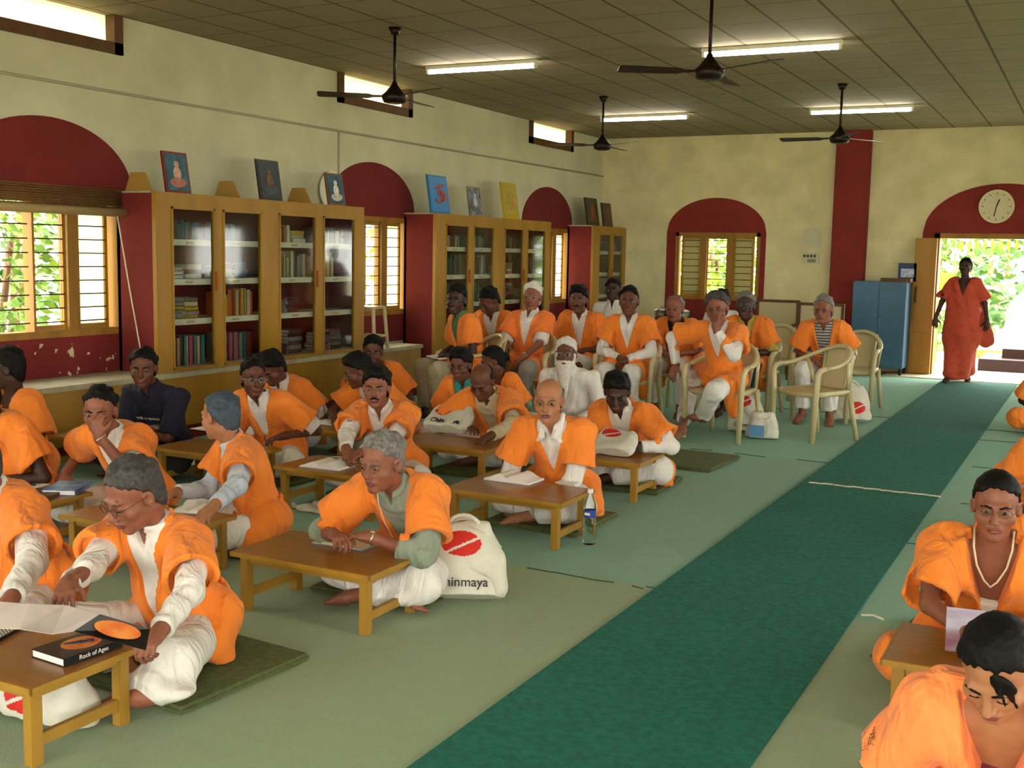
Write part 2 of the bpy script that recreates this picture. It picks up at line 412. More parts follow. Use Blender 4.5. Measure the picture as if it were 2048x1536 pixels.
        if feet:
            if pose == 'floor': d = unit([-i * .9, .35, -.12]); pn = np.array([0, -.4, 1])
            elif pose == 'stand' and i == -1: d = unit([-.08, .9, -.42]); pn = np.array([0, .3, 1])
            else: d = unit((AN[i] - KN[i]) * [1, 1, 0] * .3 + [i * .18, .95, -.22]) if AN[i][2] < .12 else unit(np.cross(unit(AN[i] - KN[i]), [1., 0, 0]) * 1 + unit(AN[i] - KN[i]) * .45); pn = np.array([0, .2, 1])
            if d[1] < 0 and pose != 'floor': d[1] *= -1
            a = AN[i]; G.cone(a - d * .035 * s, a + d * .10 * s - [0, 0, .015], .036 * s, .030 * s, k=.02)
            sd = unit(np.cross(d, pn)); G.cone(a + d * .10 * s - [0, 0, .018], a + d * .15 * s - [0, 0, .026], .034 * s, .022 * s, k=.01, flat=(sd, 1.35))
            for q in range(5): G.cone(a + d * .15 * s + sd * (q - 2) * .016 * s - [0, 0, .03], a + d * (.185 - .008 * abs(q - 1)) * s + sd * (q - 2) * .017 * s - [0, 0, .034], .011 * s, .0095 * s, k=.004)
    # neck + head
    G.cone(p3 - up * .02, hp(0, -.025, -.06), .058 * s, .053 * hs, k=.02 if shirt and not shirt_low else .035)
    G.ell(hp(0, -.012, .035), (.075 * hs, .094 * hs, .088 * hs), HR, k=.01)
    G.ell(hp(0, .024, -.035), (.062 * hs, .068 * hs, .082 * hs), HR, k=.02)
    G.ell(hp(0, .034, -.078), (.044 * hs, .044 * hs, .034 * hs), HR, k=.02)
    G.cone(hp(-.008, .070, -.100), hp(.008, .070, -.100), .017 * hs, .017 * hs, k=.018)
    G.cone(hp(-.036, .080, .020), hp(.036, .080, .020), .011 * hs, .011 * hs, k=.016)
    for i in (-1, 1):
        G.ell(hp(i * .033, .101, -.002), (.021 * hs, .018 * hs, .014 * hs), HR, k=.012, op='s')
        G.ell(hp(i * .032, .0765, -.001), (.0150 * hs, .0135 * hs, .0125 * hs), HR, k=.004)
        if eyes and hf < .0062 and not look_down: G.ell(hp(i * .032, .095, -.001), (.0130 * hs, .012 * hs, .0040 * hs), HR, k=.002, op='s')
        G.ell(hp(i * .046, .050, -.030), (.022 * hs, .025 * hs, .022 * hs), HR, k=.02)
        G.ell(hp(i * .077, -.010, -.006), (.011 * hs, .019 * hs, .031 * hs), HR @ rot(i * .35), k=.006)
        G.ell(hp(i * .086, -.006, -.002), (.006 * hs, .010 * hs, .016 * hs), HR, k=.004, op='s')
    G.cone(hp(0, .085, .012), hp(0, .109, -.032), .0085 * hs, .0125 * hs, k=.012)
    for i in (-1, 1): G.ell(hp(i * .012, .099, -.037), (.0085 * hs, .010 * hs, .0075 * hs), HR, k=.005)
    G.ell(hp(0, .083, -.062), (.027 * hs, .014 * hs, .013 * hs), HR, k=.01)
    G.ell(hp(0, .094, -.0615), (.022 * hs, .0075 * hs, .0050 * hs), HR, k=.004)
    G.ell(hp(0, .093, -.0725), (.019 * hs, .0085 * hs, .0060 * hs), HR, k=.004)
    V, Q = G.mesh()
    C = (V[Q].mean(1) - HC) @ HR / hs
    lips = (np.abs(C[:, 0]) < .026 - np.abs(C[:, 2] + .067) * .8) & (C[:, 1] > .085) & (C[:, 2] < -.0565) & (C[:, 2] > -.079)
    shade = (hair == 'buzz') & (C[:, 2] > .0) & (C[:, 1] * -.75 + C[:, 2] * .66 > .012) & (np.abs(C[:, 0]) < .1) & (C[:, 2] < .2)
    body = quadmesh('body', V, Q, [MT(skin), MT('lips_dark' if not female else 'lips_rose')], root, lips.astype(int))
    # eyes, brows
    if eyes:
        for i in (-1, 1):
            if look_down:
                add_ball('eyelashes', hp(i * .032, .0865, -.0085), (.0125 * hs, .003 * hs, .0022 * hs), HR, MT('hair_black'), root)
            else:
                e = add_ball('eye', hp(i * .032, .0775, -.001), (.0125 * hs,) * 3, HR, MT('eye_white'), root)
                add_ball('iris', hp(i * .032, .0855, -.001), (.0080 * hs, .0055 * hs, .0075 * hs), HR, MT('iris'), e)
        GB = Grid(HC - .14, HC + .14, .004 * hs)
        for i in (-1, 1):
            GB.cone(hp(i * .014, .0925, .016), hp(i * .034, .0905, .0225), .0042 * hs, .0045 * hs)
            GB.cone(hp(i * .034, .0905, .0225), hp(i * .053, .0775, .017), .0045 * hs, .0028 * hs)
        V, Q = GB.mesh(); quadmesh('eyebrows', V, Q, MT({'hair_white': 'hair_grey', 'hair_bluish': 'hair_grey'}.get(hcol, hcol)), root)
    # hair
    if hair != 'bald':
        hh = max(.0045, hf * .9)
        ext = .46 if hair in ('long',) else .17
        H = Grid(HC - [.17, .17, ext], HC + .17, hh)
        th = {'short': .010, 'thick': .016, 'rim': .006, 'receding': .011, 'bun': .012, 'long': .014, 'tied': .009, 'crew': .007}[hair]
        H.ell(hp(0, -.014, .036), ((.075 + th) * hs, (.094 + th) * hs, (.088 + th * 1.05) * hs), HR)
        H.ell(hp(0, -.035, -.02), ((.066 + th * .8) * hs, (.066 + th * .8) * hs, (.085 + th) * hs), HR, k=.02)
        X, Y, Z = H.all(); P = np.stack(np.broadcast_arrays(X, Y, Z), -1) - HC; P = (P @ HR) / hs
        n1 = -.75 * P[..., 1] + .66 * P[..., 2]
        d0 = {'short': .003, 'thick': -.004, 'rim': .016, 'receding': .022, 'bun': .004, 'long': .004, 'tied': .004, 'crew': .008}[hair]
        wav = .002 * np.sin(P[..., 0] * 90 + 1) + (.0022 * np.sin(P[..., 0] * 260 + seed)) + .002 * np.sin(P[..., 1] * 330)
        n1 = n1 - .45 * np.maximum(0, np.abs(P[..., 0]) - .050) * (P[..., 1] > .0)
        cut = (d0 - n1 + wav) * hs
        if hair in ('rim', 'receding'):
            cut = np.maximum(cut, (.108 if hair == 'rim' else .10) * hs - np.sqrt((P[..., 0] * (1.2 if hair == 'rim' else 1.9)) ** 2 + (P[..., 1] - (.0 if hair == 'rim' else .055)) ** 2 + (P[..., 2] - .12) ** 2) * hs)
        if hair not in ('long',): cut = np.maximum(cut, (-.105 - P[..., 2]) * hs)
        H.clip(cut, .008)
        if hair == 'thick':
            H.ell(hp(0, .045, .098), (.062 * hs, .045 * hs, .028 * hs), HR, k=.02)
            H.ell(hp(.02, .0, .12), (.06 * hs, .07 * hs, .025 * hs), HR, k=.02)
        if hair in ('thick', 'short', 'receding', 'crew'):
            rt = np.random.RandomState(seed + 77); amp = {'thick': 1, 'short': .55, 'receding': .4, 'crew': .3}[hair]
            for q in range(26 if hair == 'thick' else 20):
                a = rt.uniform(0, 2 * math.pi); e_ = rt.uniform(.15, 1.45); vx, vy, vz = math.cos(e_) * math.cos(a), math.cos(e_) * math.sin(a), math.sin(e_)
                if vy > .55 or (hair == 'receding' and (vy > .0 or e_ > .8)): continue
                H.ell(hp(vx * .074, -.014 + vy * .092, .036 + vz * .086), ((.020 + .008 * amp) * hs, (.026 + .006 * amp) * hs, (.013 + .012 * amp) * hs), HR @ rot(a, rt.uniform(-.8, .8)), k=.012)
        if hair == 'bun': H.ell(hp(0, -.125, .0), (.042 * hs, .035 * hs, .04 * hs), HR, k=.01)
        if hair == 'tied':
            H.cone(hp(0, -.11, -.01), hp(0, -.135, -.10), .028 * hs, .020 * hs, k=.01)
        if hair == 'long':
            H.ell(hp(-.035, .075, .045), (.028 * hs, .012 * hs, .036 * hs), HR @ rot(0, 0, .5), k=.008)
            H.cone(hp(-.045, .078, .03), hp(-.060, .070, -.035), .011 * hs, .004 * hs, k=.006)
            H.cone(hp(-.030, .088, .035), hp(-.040, .088, -.012), .008 * hs, .003 * hs, k=.006)
            H.cone(hp(.0, -.09, -.03), hp(0, -.10, -.30), .055 * hs, .035 * hs, k=.03)
        if hair != 'long':
            for i in (-1, 1): H.ell(hp(i * .088, -.004, -.012), (.022 * hs, .024 * hs, .034 * hs), HR, k=.004, op='s')
        H.grain(.0018 if hair == 'thick' else .0014, 75, seed); H.grain(.0009, 190, seed + 3)
        V, Q = H.mesh()
        quadmesh('hair', V, Q, MT(hcol), root)
    if moustache:
        M = Grid(HC - .15, HC + .15, .0045)
        for i in (-1, 1): M.cone(hp(i * .003, .101, -.050), hp(i * .027, .088, -.060), .0068 * hs, .0045 * hs, k=.004)
        M.grain(.0006, 300, seed); V, Q = M.mesh(); quadmesh('moustache', V, Q, MT(moustache), root)
    if beard:
        B = Grid(HC - [.2, .2, .45], HC + .15, .0065)
        B.ell(hp(0, .045, -.085), (.072 * hs, .055 * hs, .055 * hs), HR, k=.02)
        for i in (-1, 1): B.cone(hp(i * .070, .01, -.005), hp(i * .055, .045, -.08), .016 * hs, .024 * hs, k=.02)
        for i in (-1, 1): B.cone(hp(i * .003, .104, -.050), hp(i * .035, .088, -.064), .010 * hs, .007 * hs, k=.01)
        B.cone(hp(0, .055, -.09), hp(0, .075, -.33) if beard[1] else hp(0, .06, -.12), .062 * hs, .026 * hs, k=.03, flat=((0, 1, 0), .6))
        B.ell(hp(0, .105, -.068), (.020 * hs, .02 * hs, .005 * hs), HR, k=.003, op='s')
        B.grain(.0025, 130, seed); V, Q = B.mesh(); quadmesh('beard', V, Q, MT(beard[0]), root)
    if glasses:
        gm = MT(glasses); bm = bmesh.new()
        for i in (-1, 1):
            ring = [hp(i * .034 + .0215 * math.cos(t), .106 - abs(.0215 * math.cos(t) * i) * .1, .0005 + .0155 * math.sin(t)) for t in np.linspace(0, 2 * math.pi, 17)]
            tube(bm, ring, .0013 * hs, 6)
            tube(bm, [hp(i * .0555, .103, .004), hp(i * .078, .085, .006), hp(i * .0855, -.005, .006)], .0013 * hs, 6)
        tube(bm, [hp(-.013, .107, .002), hp(0, .110, .005), hp(.013, .107, .002)], .0013 * hs, 6)
        g = link_bm('glasses', bm, gm, root)
        for i in (-1, 1):
            add_ball('lens', hp(i * .034, .1058, .0005), (.0205 * hs, .0006 * hs, .0148 * hs), HR, MT('lens'), g)
    # ---------------- clothes
    def torso(G, e, low=True):
        G.ell(p0 + up * .05 * s + fw * .0, ((.150 * s) * fx + e, .118 * s * fat + e, .15 * s + e), k=.04)
        G.cone(p1 + fw * .012 * s, p2 + fw * .004, .100 * s * fat + e, .112 * s + e, k=.05, flat=((1, 0, 0), 1.28 * wide))
        G.cone(SH[-1] * .8 + SH[1] * .2 + up * .005, SH[1] * .8 + SH[-1] * .2 + up * .005, .066 * s + e, .066 * s + e, k=.04)
        if female:
            for i in (-1, 1): G.ell(p2 + X1 * i * .075 * s + fw * .085 * s + up * .01 * s, (.062 * s + e, .055 * s + e, .065 * s + e), k=.04)
        elif fat > 1.05: G.ell(p1 + fw * .05 * s, (.14 * s * fat + e, .10 * s * fat + e, .13 * s + e), k=.04)
    def neckhole(G, r, dz=.0): G.cone(p3 + up * (.035 + dz) * s, hp(0, -.03, -.03), r * s, (r + .02) * s, op='s')
    hcv = hc + up * .02
    cl_lo, cl_up = lo_.copy(), up_.copy(); cl_up[2] = p3[2] + .16
    if shirt:
        G = Grid(cl_lo - .02, cl_up + .02, vox); torso(G, 0)
        for i in (-1, 1):
            if sleeves == 'long':
                G.cone(SH[i], EL[i], .063 * s, .054 * s, k=.03); G.cone(EL[i], WR[i], .051 * s, .040 * s, k=.02, cut=.93)
            elif sleeves == 'short': G.cone(SH[i], EL[i], .066 * s, .070 * s, k=.03, cut=.93)
            elif sleeves == 'rolled':
                G.cone(SH[i], EL[i], .063 * s, .056 * s, k=.03); G.cone(EL[i], WR[i], .056 * s, .050 * s, k=.02, cut=.45)
            else: G.cone(SH[i], EL[i], .062 * s, .058 * s, k=.03, cut=.4)
        G.cone(p3 + up * .0 * s, hp(0, -.03, -.085), .074 * s, .066 * hs, k=.02, cut=.7)
        GS = G.F.copy(); neckhole(G, .054, .045)
        # open placket below the chin
        X, Y, Z = G.all(); P = [X - p3[0], Y - p3[1], Z - p3[2]]
        yy = P[0] * fw[0] + P[1] * fw[1] + P[2] * fw[2]; zz = P[0] * up[0] + P[1] * up[1] + P[2] * up[2]
        G.clip(-np.maximum(np.abs(X) - .003 - .30 * (zz + .035 * s), -(yy - .03)))
        if shirt_low: G.clip(zz + shirt_low + 0 * X)
        r_ = G.F; G.F = GS; G.folds(.0032, 60, 13, seed, 0); GS = G.F; G.F = r_; G.folds(.0032, 60, 13, seed, 0)
        V, Q = G.mesh(); quadmesh('shirt' if shirt != 'kurta_white' else 'kurta', V, Q, MT(shirt), root)
        if collar:
            for i in (-1, 1):
                G = Grid(p3 - .15, p3 + .17, .005)
                a = p3 + up * .075 * s + X1 * i * .062 * s - fw * .01; b = p3 - up * .000 * s + X1 * i * .03 * s + fw * .108 * s; c = p3 - up * .035 * s + X1 * i * .075 * s + fw * .100 * s
                G.cone(a, b, .009, .008); G.cone(b, c, .008, .006, k=.006); G.cone(a, c, .009, .006, k=.02); G.cone(a, (b + c) / 2, .011, .011, k=.02)
                V, Q = G.mesh(); quadmesh('collar', V, Q, MT(shirt), root)
    if trousers:
        G = Grid(cl_lo, np.array([cl_up[0], cl_up[1], p0[2] + .2]), vox)
        G.ell(p0, (.16 * s * fx, .13 * s, .12 * s), k=.04)
        for i in (-1, 1):
            lw = 1.25 if pose == 'floor' else 1.15
            G.cone(hip[i], KN[i], .090 * s, .072 * s * lw, k=.04); G.cone(KN[i], AN[i], .070 * s * lw, .056 * s * lw, k=.03, cut=.86)
            if pose == 'floor': G.ell((KN[i] + AN[i]) / 2 * [1, 1, .8] , (.15 * s, .09 * s, .05 * s), rot(-i * .1), k=.04)
        G.folds(.0042, 45, 11, seed + 5); X, Y, Z = G.all()
        if pose == 'floor': G.clip(.036 - Z + 0 * X + 0 * Y)
        V, Q = G.mesh(); quadmesh('trousers', V, Q, MT(trousers), root)
    if tunic:
        G = Grid(cl_lo - .02, cl_up + .02, vox); e = .018
        torso(G, e)
        X, Y, Z = G.all()
        if female and skirt == 'sari':
            G.cone(p0 + [0, 0, .12], p0 + [0, .0, -.25], .18 * s * fat, .20 * s * fat, k=.06, flat=((0, 1, 0), .85))
            G.cone(p0 + [0, 0, -.25], [0, .02, .08], .19 * s * fat, .125 * s, k=.08)
            G.cone(KN[1] + [0, 0, .1], AN[1] + [0, 0, .05], .09, .085, k=.06); G.cone(KN[-1] + [0, 0, .1], AN[-1] + [0, 0, .05], .09, .085, k=.06)
            G.cone(SH[-1] + up * .03, p1 + X1 * .15 * s + fw * .06, .05, .07, k=.03)
            G.cone(SH[-1] + up * .02 - fw * .03, np.array([-.30, -.10, .60 * s]), .04, .10, k=.05, flat=((0, 1, 0), .5))
            G.clip(.05 - Z + 0 * X + 0 * Y)
        elif skirt and pose == 'floor':
            G.ell(p0 + [0, -.01, .02], (.19 * s * fx, .145 * s, .14 * s), k=.04)
            for i in (-1, 1):
                G.cone(p0 + [i * .15 * s * fx, .0, .05], [i * .22 * s, .13 * s, .12 * s], .085 * s, .075 * s, k=.05)
                G.cone([i * .19 * s, .06 * s, .12 * s], [i * .235 * s, .07 * s, .055], .065 * s, .05, k=.04)
            for i in (drape or ()):
                G.cone(hip[i] + [0, 0, .02], KN[i] + [0, -.02, .01], .10 * s, .098 * s, k=.05, cut=1.02); G.cone(KN[i] + [i * .01, -.03, -.02], KN[i] + [i * .03, -.06, -.1], .07, .05, k=.04)
        elif skirt and pose == 'chair':
            G.ell(p0 + [0, -.01, .01], (.18 * s * fx, .14 * s, .12 * s), k=.04)
            for i in (-1, 1):
                kk = hip[i] * .3 + KN[i] * .7
                G.cone(hip[i] + [i * .02, 0, .02], kk + [0, 0, .01], .100 * s, .098 * s, k=.05, cut=1.0)
                G.cone(kk + [i * .03, -.1, -.02], kk + [i * .05, -.16, -.22 * s], .07, .05, k=.04)
        elif skirt: G.ell(p0 + [0, 0, -.05], (.18 * s * fx, .14 * s, .2 * s), k=.04)
        for i in (-1, 1):
            o = X1 * i * .012 + up * .008
            G.cone(SH[i] * .9 + SH[-i] * .1 + up * .006, SH[i] + (EL[i] - SH[i]) * (.92 if female else .76) + o, .084 * s, .104 * s * (.90 if female else 1.0), k=.025, cut=.97)
        G.folds(.0055, 34, 9, seed + 9)
        if shirt: G.F = np.where(G.F < .03, np.minimum(G.F, GS - .009), G.F)
        if vneck:
            P = [X - p3[0], Y - p3[1], Z - p3[2]]
            yy = P[0] * fw[0] + P[1] * fw[1] + P[2] * fw[2]; zz = P[0] * up[0] + P[1] * up[1] + P[2] * up[2]
            w = .088 * s / (vneck * s + .05 * s)
            G.clip(-np.maximum((np.abs(X) - .006 - w * (zz + vneck * s)) * .95, -(yy - .0)))
        neckhole(G, .072, -.01)
        cs = .90 if female else 1.0
        for i in (-1, 1):
            pass
        for i in (-1, 1): o = X1 * i * .012 + up * .008; G.cone(SH[i], EL[i] + (EL[i] - SH[i]) * .25 + o, .060 * s, .100 * s * cs, k=.003, op='s', cut0=.46)
        if pose == 'floor': G.clip(.036 - Z + 0 * X + 0 * Y)
        V, Q = G.mesh(); quadmesh('sari' if skirt == 'sari' else 'tunic', V, Q, MT(tunic), root)
        if skirt is True:
            G = Grid(p0 - [.26 * fat, .24 * fat, .1], p0 + [.26 * fat, .26 * fat, .25], .007)
            wz = p0 + up * .085 * s
            X, Y, Z = G.all(); ex, ey = (.165 * s * fx + .012), (.128 * s * fat + .016)
            if fat > 1.05: ey += .02
            P = [X - wz[0], Y - wz[1], Z - wz[2]]
            yy = P[0] * fw[0] + P[1] * fw[1] + P[2] * fw[2]; zz = P[0] * up[0] + P[1] * up[1] + P[2] * up[2]
            r = np.sqrt((X / ex) ** 2 + ((yy) / ey) ** 2)
            d = np.sqrt(((r - 1) * min(ex, ey)) ** 2 + ((zz + .006 * np.sin(X * 30)) * .6) ** 2) - .011
            G.put(d.astype(np.float32), (slice(None),) * 3)
            V, Q = G.mesh(); so = quadmesh('sash', V, Q, MT(tunic), root)
    if watch:
        i = watch if watch in (-1, 1) else 1; f = unit(EL[i] - WR[i]); bm = bmesh.new(); c = WR[i] + f * .012
        u = unit(np.cross(f, [0, 0, 1])); v = np.cross(f, u)
        tube(bm, [c + (u * math.cos(t) + v * math.sin(t)) * .031 * s for t in np.linspace(0, 2 * math.pi, 17)], .0045, 6)
        w = link_bm('wristwatch', bm, MT('steel'), root)
        add_ball('watch_face', c + np.array([0, 0, .031 * s]), (.016, .016, .006), None, MT('steel'), w)
    root['_w'] = 0; del root['_w']
    info = dict(root=root, WR=WR, EL=EL, SH=SH, HC=HC, HR=HR, hs=hs, p=sp, up=up, fw=fw, KN=KN, AN=AN, hp=hp)
    return info

# ================================================================ setting
XW, XC, XB, YF, ZC, XR, YB = -7.2, -6.75, -6.67, 16.85, 3.45, 4.6, -3.2
def struct(o): o['kind'] = 'structure'; return o
mat('wall_cream', 'c6c5a6', .9, noise=.10, nscale=2.2, bump=.15, bscale=20)
mat('wall_cream_far', 'cfc697', .9, noise=.14, nscale=2.5, bump=.15, bscale=20)
mat('red_paint', '7a2016', .8, noise=.12, nscale=3, bump=.1, bscale=20)
mat('red_deep', '6c1a19', .85, noise=.12, nscale=3)
mat('yellow_wood', '9a721d', .5, noise=.14, nscale=6, stretch=(1, 1, .2), spec=.4)
mat('window_wood', '8e6416', .6, noise=.2, nscale=6, stretch=(1, 1, .2)); mat('dark_wood', '5a3a16', .6, noise=.2, nscale=8)
mat('stone_top', 'a59f80', .7, noise=.15, nscale=8); mat('shelf_white', 'dedbc2', .8, noise=.08, nscale=8)
mat('iron', '3a2a1c', .5); mat('white_paint', 'dedccb', .7); mat('black_metal', '1d1210', .4, metal=.3)
# cream wall with peeled patches on the red dado
def peel(m, scale, thr, col):
    nt = m.node_tree; b = nt.nodes['Principled BSDF']; src = b.inputs['Base Color'].links[0].from_socket
    tc = nt.nodes.new('ShaderNodeTexCoord'); n = nt.nodes.new('ShaderNodeTexNoise'); n.inputs['Scale'].default_value = scale; n.inputs['Detail'].default_value = 3
    nt.links.new(tc.outputs['Object'], n.inputs['Vector']); r = nt.nodes.new('ShaderNodeValToRGB'); nt.links.new(n.outputs['Fac'], r.inputs[0])
    r.color_ramp.elements[0].position = thr; r.color_ramp.elements[1].position = thr + .01
    mx = nt.nodes.new('ShaderNodeMix'); mx.data_type = 'RGBA'; nt.links.new(r.outputs[0], mx.inputs[0]); nt.links.new(src, mx.inputs[6]); mx.inputs[7].default_value = srgb(col)
    g_ = nt.nodes.new('ShaderNodeNewGeometry'); s_ = nt.nodes.new('ShaderNodeSeparateXYZ'); nt.links.new(g_.outputs['Position'], s_.inputs[0]); l_ = nt.nodes.new('ShaderNodeMath'); l_.operation = 'LESS_THAN'; l_.inputs[1].default_value = .84; nt.links.new(s_.outputs[2], l_.inputs[0])
    m_ = nt.nodes.new('ShaderNodeMath'); m_.operation = 'MULTIPLY'; nt.links.new(l_.outputs[0], m_.inputs[0]); nt.links.new(r.outputs[0], m_.inputs[1]); nt.links.new(m_.outputs[0], mx.inputs[0])
    nt.links.new(mx.outputs[2], b.inputs['Base Color'])
mat('red_peeling', '701c19', .85, noise=.12, nscale=3); peel(MAT['red_peeling'], 11, .63, 'b5ae84')
# ceiling grid
def grid_mat(name, col, line, sx, sy, ox, oy, w):
    m = mat(name, col, .9, noise=.06, nscale=3); nt = m.node_tree; b = nt.nodes['Principled BSDF']; src = b.inputs['Base Color'].links[0].from_socket
    g = nt.nodes.new('ShaderNodeNewGeometry'); sp = nt.nodes.new('ShaderNodeSeparateXYZ'); nt.links.new(g.outputs['Position'], sp.inputs[0])
    def M(op, a, bb=None):
        n = nt.nodes.new('ShaderNodeMath'); n.operation = op
        for i, v in enumerate((a, bb)):
            if v is None: continue
            if isinstance(v, (int, float)): n.inputs[i].default_value = v
            else: nt.links.new(v, n.inputs[i])
        return n.outputs[0]
    out = []
    for ax, s, o_, ww in ((0, sx, ox, w), (1, sy, oy, w * .6)):
        q = M('FRACT', M('DIVIDE', M('SUBTRACT', sp.outputs[ax], o_), s)); q = M('ABSOLUTE', M('SUBTRACT', q, .5)); out.append(M('GREATER_THAN', q, .5 - ww / s))
    f = M('MAXIMUM', out[0], out[1])
    mx = nt.nodes.new('ShaderNodeMix'); mx.data_type = 'RGBA'; nt.links.new(f, mx.inputs[0]); nt.links.new(src, mx.inputs[6]); mx.inputs[7].default_value = srgb(line)
    nt.links.new(mx.outputs[2], b.inputs['Base Color']); return m
grid_mat('ceiling_tiles', '958a6c', '5c4c34', .477, .62, -.98, 8.96, .011)
# floor bands
m = mat('floor_carpet', 'b0c0b0', .95, noise=.10, nscale=14, bump=.3, bscale=160); nt = m.node_tree; b = nt.nodes['Principled BSDF']
src = b.inputs['Base Color'].links[0].from_socket
g = nt.nodes.new('ShaderNodeNewGeometry'); sp = nt.nodes.new('ShaderNodeSeparateXYZ'); nt.links.new(g.outputs['Position'], sp.inputs[0])
n = nt.nodes.new('ShaderNodeTexNoise'); n.inputs['Scale'].default_value = 6; nt.links.new(g.outputs['Position'], n.inputs['Vector'])
ad = nt.nodes.new('ShaderNodeMath'); ad.operation = 'MULTIPLY_ADD'; nt.links.new(n.outputs['Fac'], ad.inputs[0]); ad.inputs[1].default_value = .10; nt.links.new(sp.outputs[1], ad.inputs[2])
mr = nt.nodes.new('ShaderNodeMapRange'); nt.links.new(ad.outputs[0], mr.inputs[0]); mr.inputs[1].default_value = 0; mr.inputs[2].default_value = 20
cr = nt.nodes.new('ShaderNodeValToRGB'); nt.links.new(mr.outputs[0], cr.inputs[0]); cr.color_ramp.interpolation = 'CONSTANT'
els = cr.color_ramp.elements
bands = [(0, 'a3b294'), (5.02, '4f6a58'), (5.04, '93b8a4'), (8.94, '4a6a5c'), (8.97, '93bfaa'), (11.9, '506e64'), (11.93, '8fbda8')]
els[0].position = 0; els[0].color = srgb(bands[0][1]); els[1].position = bands[1][0] / 20; els[1].color = srgb(bands[1][1])
for y, c in bands[2:]: e = els.new(y / 20); e.color = srgb(c)
mx = nt.nodes.new('ShaderNodeMix'); mx.data_type = 'RGBA'; mx.blend_type = 'MULTIPLY'; mx.inputs[0].default_value = .35
nt.links.new(cr.outputs[0], mx.inputs[6]); nt.links.new(src, mx.inputs[7]); nt.links.new(mx.outputs[2], b.inputs['Base Color'])
mat('runner_green', '14685a', .98, noise=.22, nscale=30, bump=.4, bscale=220)
mat('mat_olive', '565f36', .95, noise=.2, nscale=30, bump=.4, bscale=150)
mat('glass', 'ffffff', .03, trans=1); MAT['glass'].node_tree.nodes['Principled BSDF'].inputs['IOR'].default_value = 1.02
mat('glass_cabinet', 'e8eee8', .05, trans=1); MAT['glass_cabinet'].node_tree.nodes['Principled BSDF'].inputs['IOR'].default_value = 1.25
m = mat('frosted', 'f2efe0', .9); nt = m.node_tree; tr_ = nt.nodes.new('ShaderNodeBsdfTranslucent'); tr_.inputs[0].default_value = srgb('f6f1de'); ms = nt.nodes.new('ShaderNodeMixShader'); ms.inputs[0].default_value = .8
nt.links.new(nt.nodes['Principled BSDF'].outputs[0], ms.inputs[1]); nt.links.new(tr_.outputs[0], ms.inputs[2]); nt.links.new(ms.outputs[0], nt.nodes['Material Output'].inputs[0])

m = mat('frosted_cream', 'b5ae84', .9); nt = m.node_tree; tr_ = nt.nodes.new('ShaderNodeBsdfTranslucent'); tr_.inputs[0].default_value = srgb('8d8760'); ms = nt.nodes.new('ShaderNodeMixShader'); ms.inputs[0].default_value = .5
nt.links.new(nt.nodes['Principled BSDF'].outputs[0], ms.inputs[1]); nt.links.new(tr_.outputs[0], ms.inputs[2]); nt.links.new(ms.outputs[0], nt.nodes['Material Output'].inputs[0])
struct(bx('floor', (XW - .3, YB - .2, -.12), (XR + .3, YF + .25, 0), MAT['floor_carpet']))
def holed_wall(name, plane, th, u0, u1, z0, z1, holes, m, mi_fn=None):
    """wall slab with rectangular openings; plane=('x'|'y', coordinate), th signed thickness away from the room"""
    us = sorted({u0, u1, *[h[0] for h in holes], *[h[1] for h in holes]}); zs = sorted({z0, z1, *[h[2] for h in holes], *[h[3] for h in holes]})
    bm = bmesh.new(); a, c = plane[1], plane[1] + th; a, c = min(a, c), max(a, c)
    for i in range(len(us) - 1):
        for j in range(len(zs) - 1):
            uc, zc = (us[i] + us[i + 1]) / 2, (zs[j] + zs[j + 1]) / 2
            if any(h[0] < uc < h[1] and h[2] < zc < h[3] for h in holes): continue
            if plane[0] == 'x': box(bm, (a, us[i], zs[j]), (c, us[i + 1], zs[j + 1]))
            else: box(bm, (us[i], a, zs[j]), (us[i + 1], c, zs[j + 1]))
    bmesh.ops.remove_doubles(bm, verts=bm.verts, dist=1e-5)
    return struct(link_bm(name, bm, m))
WIN = [(5.35, 6.77), (9.70, 11.12), (14.15, 15.60)]
holed_wall('wall_left', ('x', XW), -.25, YB, YF + .2, 0, ZC, [(a, b_, .88, 1.98) for a, b_ in WIN] + [(a + .05, b_ + .05, 3.14, ZC) for a, b_ in WIN] + [(.9, 2.3, .88, 1.98)], MAT['wall_cream'])
holed_wall('wall_far', ('y', YF), .25, XW - .25, XR + .25, 0, ZC, [(-5.92, -4.58, .95, 1.98), (-2.05, -.42, 0, 1.96), (1.2, 2.6, .95, 1.98)], MAT['wall_cream_far'])
holed_wall('wall_right', ('x', XR), .25, YB, YF + .2, 0, ZC, [(a, a + 1.9, .7, 2.3) for a in (-1.5, 2.0, 5.5, 9.0, 12.5)], MAT['wall_cream'])  # window openings out of view, put in to admit daylight
holed_wall('wall_back', ('y', YB), -.25, XW - .25, XR + .25, 0, ZC, [(-5.5, -3.6, .7, 2.3), (-2.4, -.4, .0, 2.1), (1, 3, .7, 2.3)], MAT['wall_cream'])  # unseen openings behind the camera, added for daylight
struct(bx('ceiling', (XW - .3, YB - .3, ZC), (XR + .3, YF + .3, ZC + .15), MAT['ceiling_tiles']))
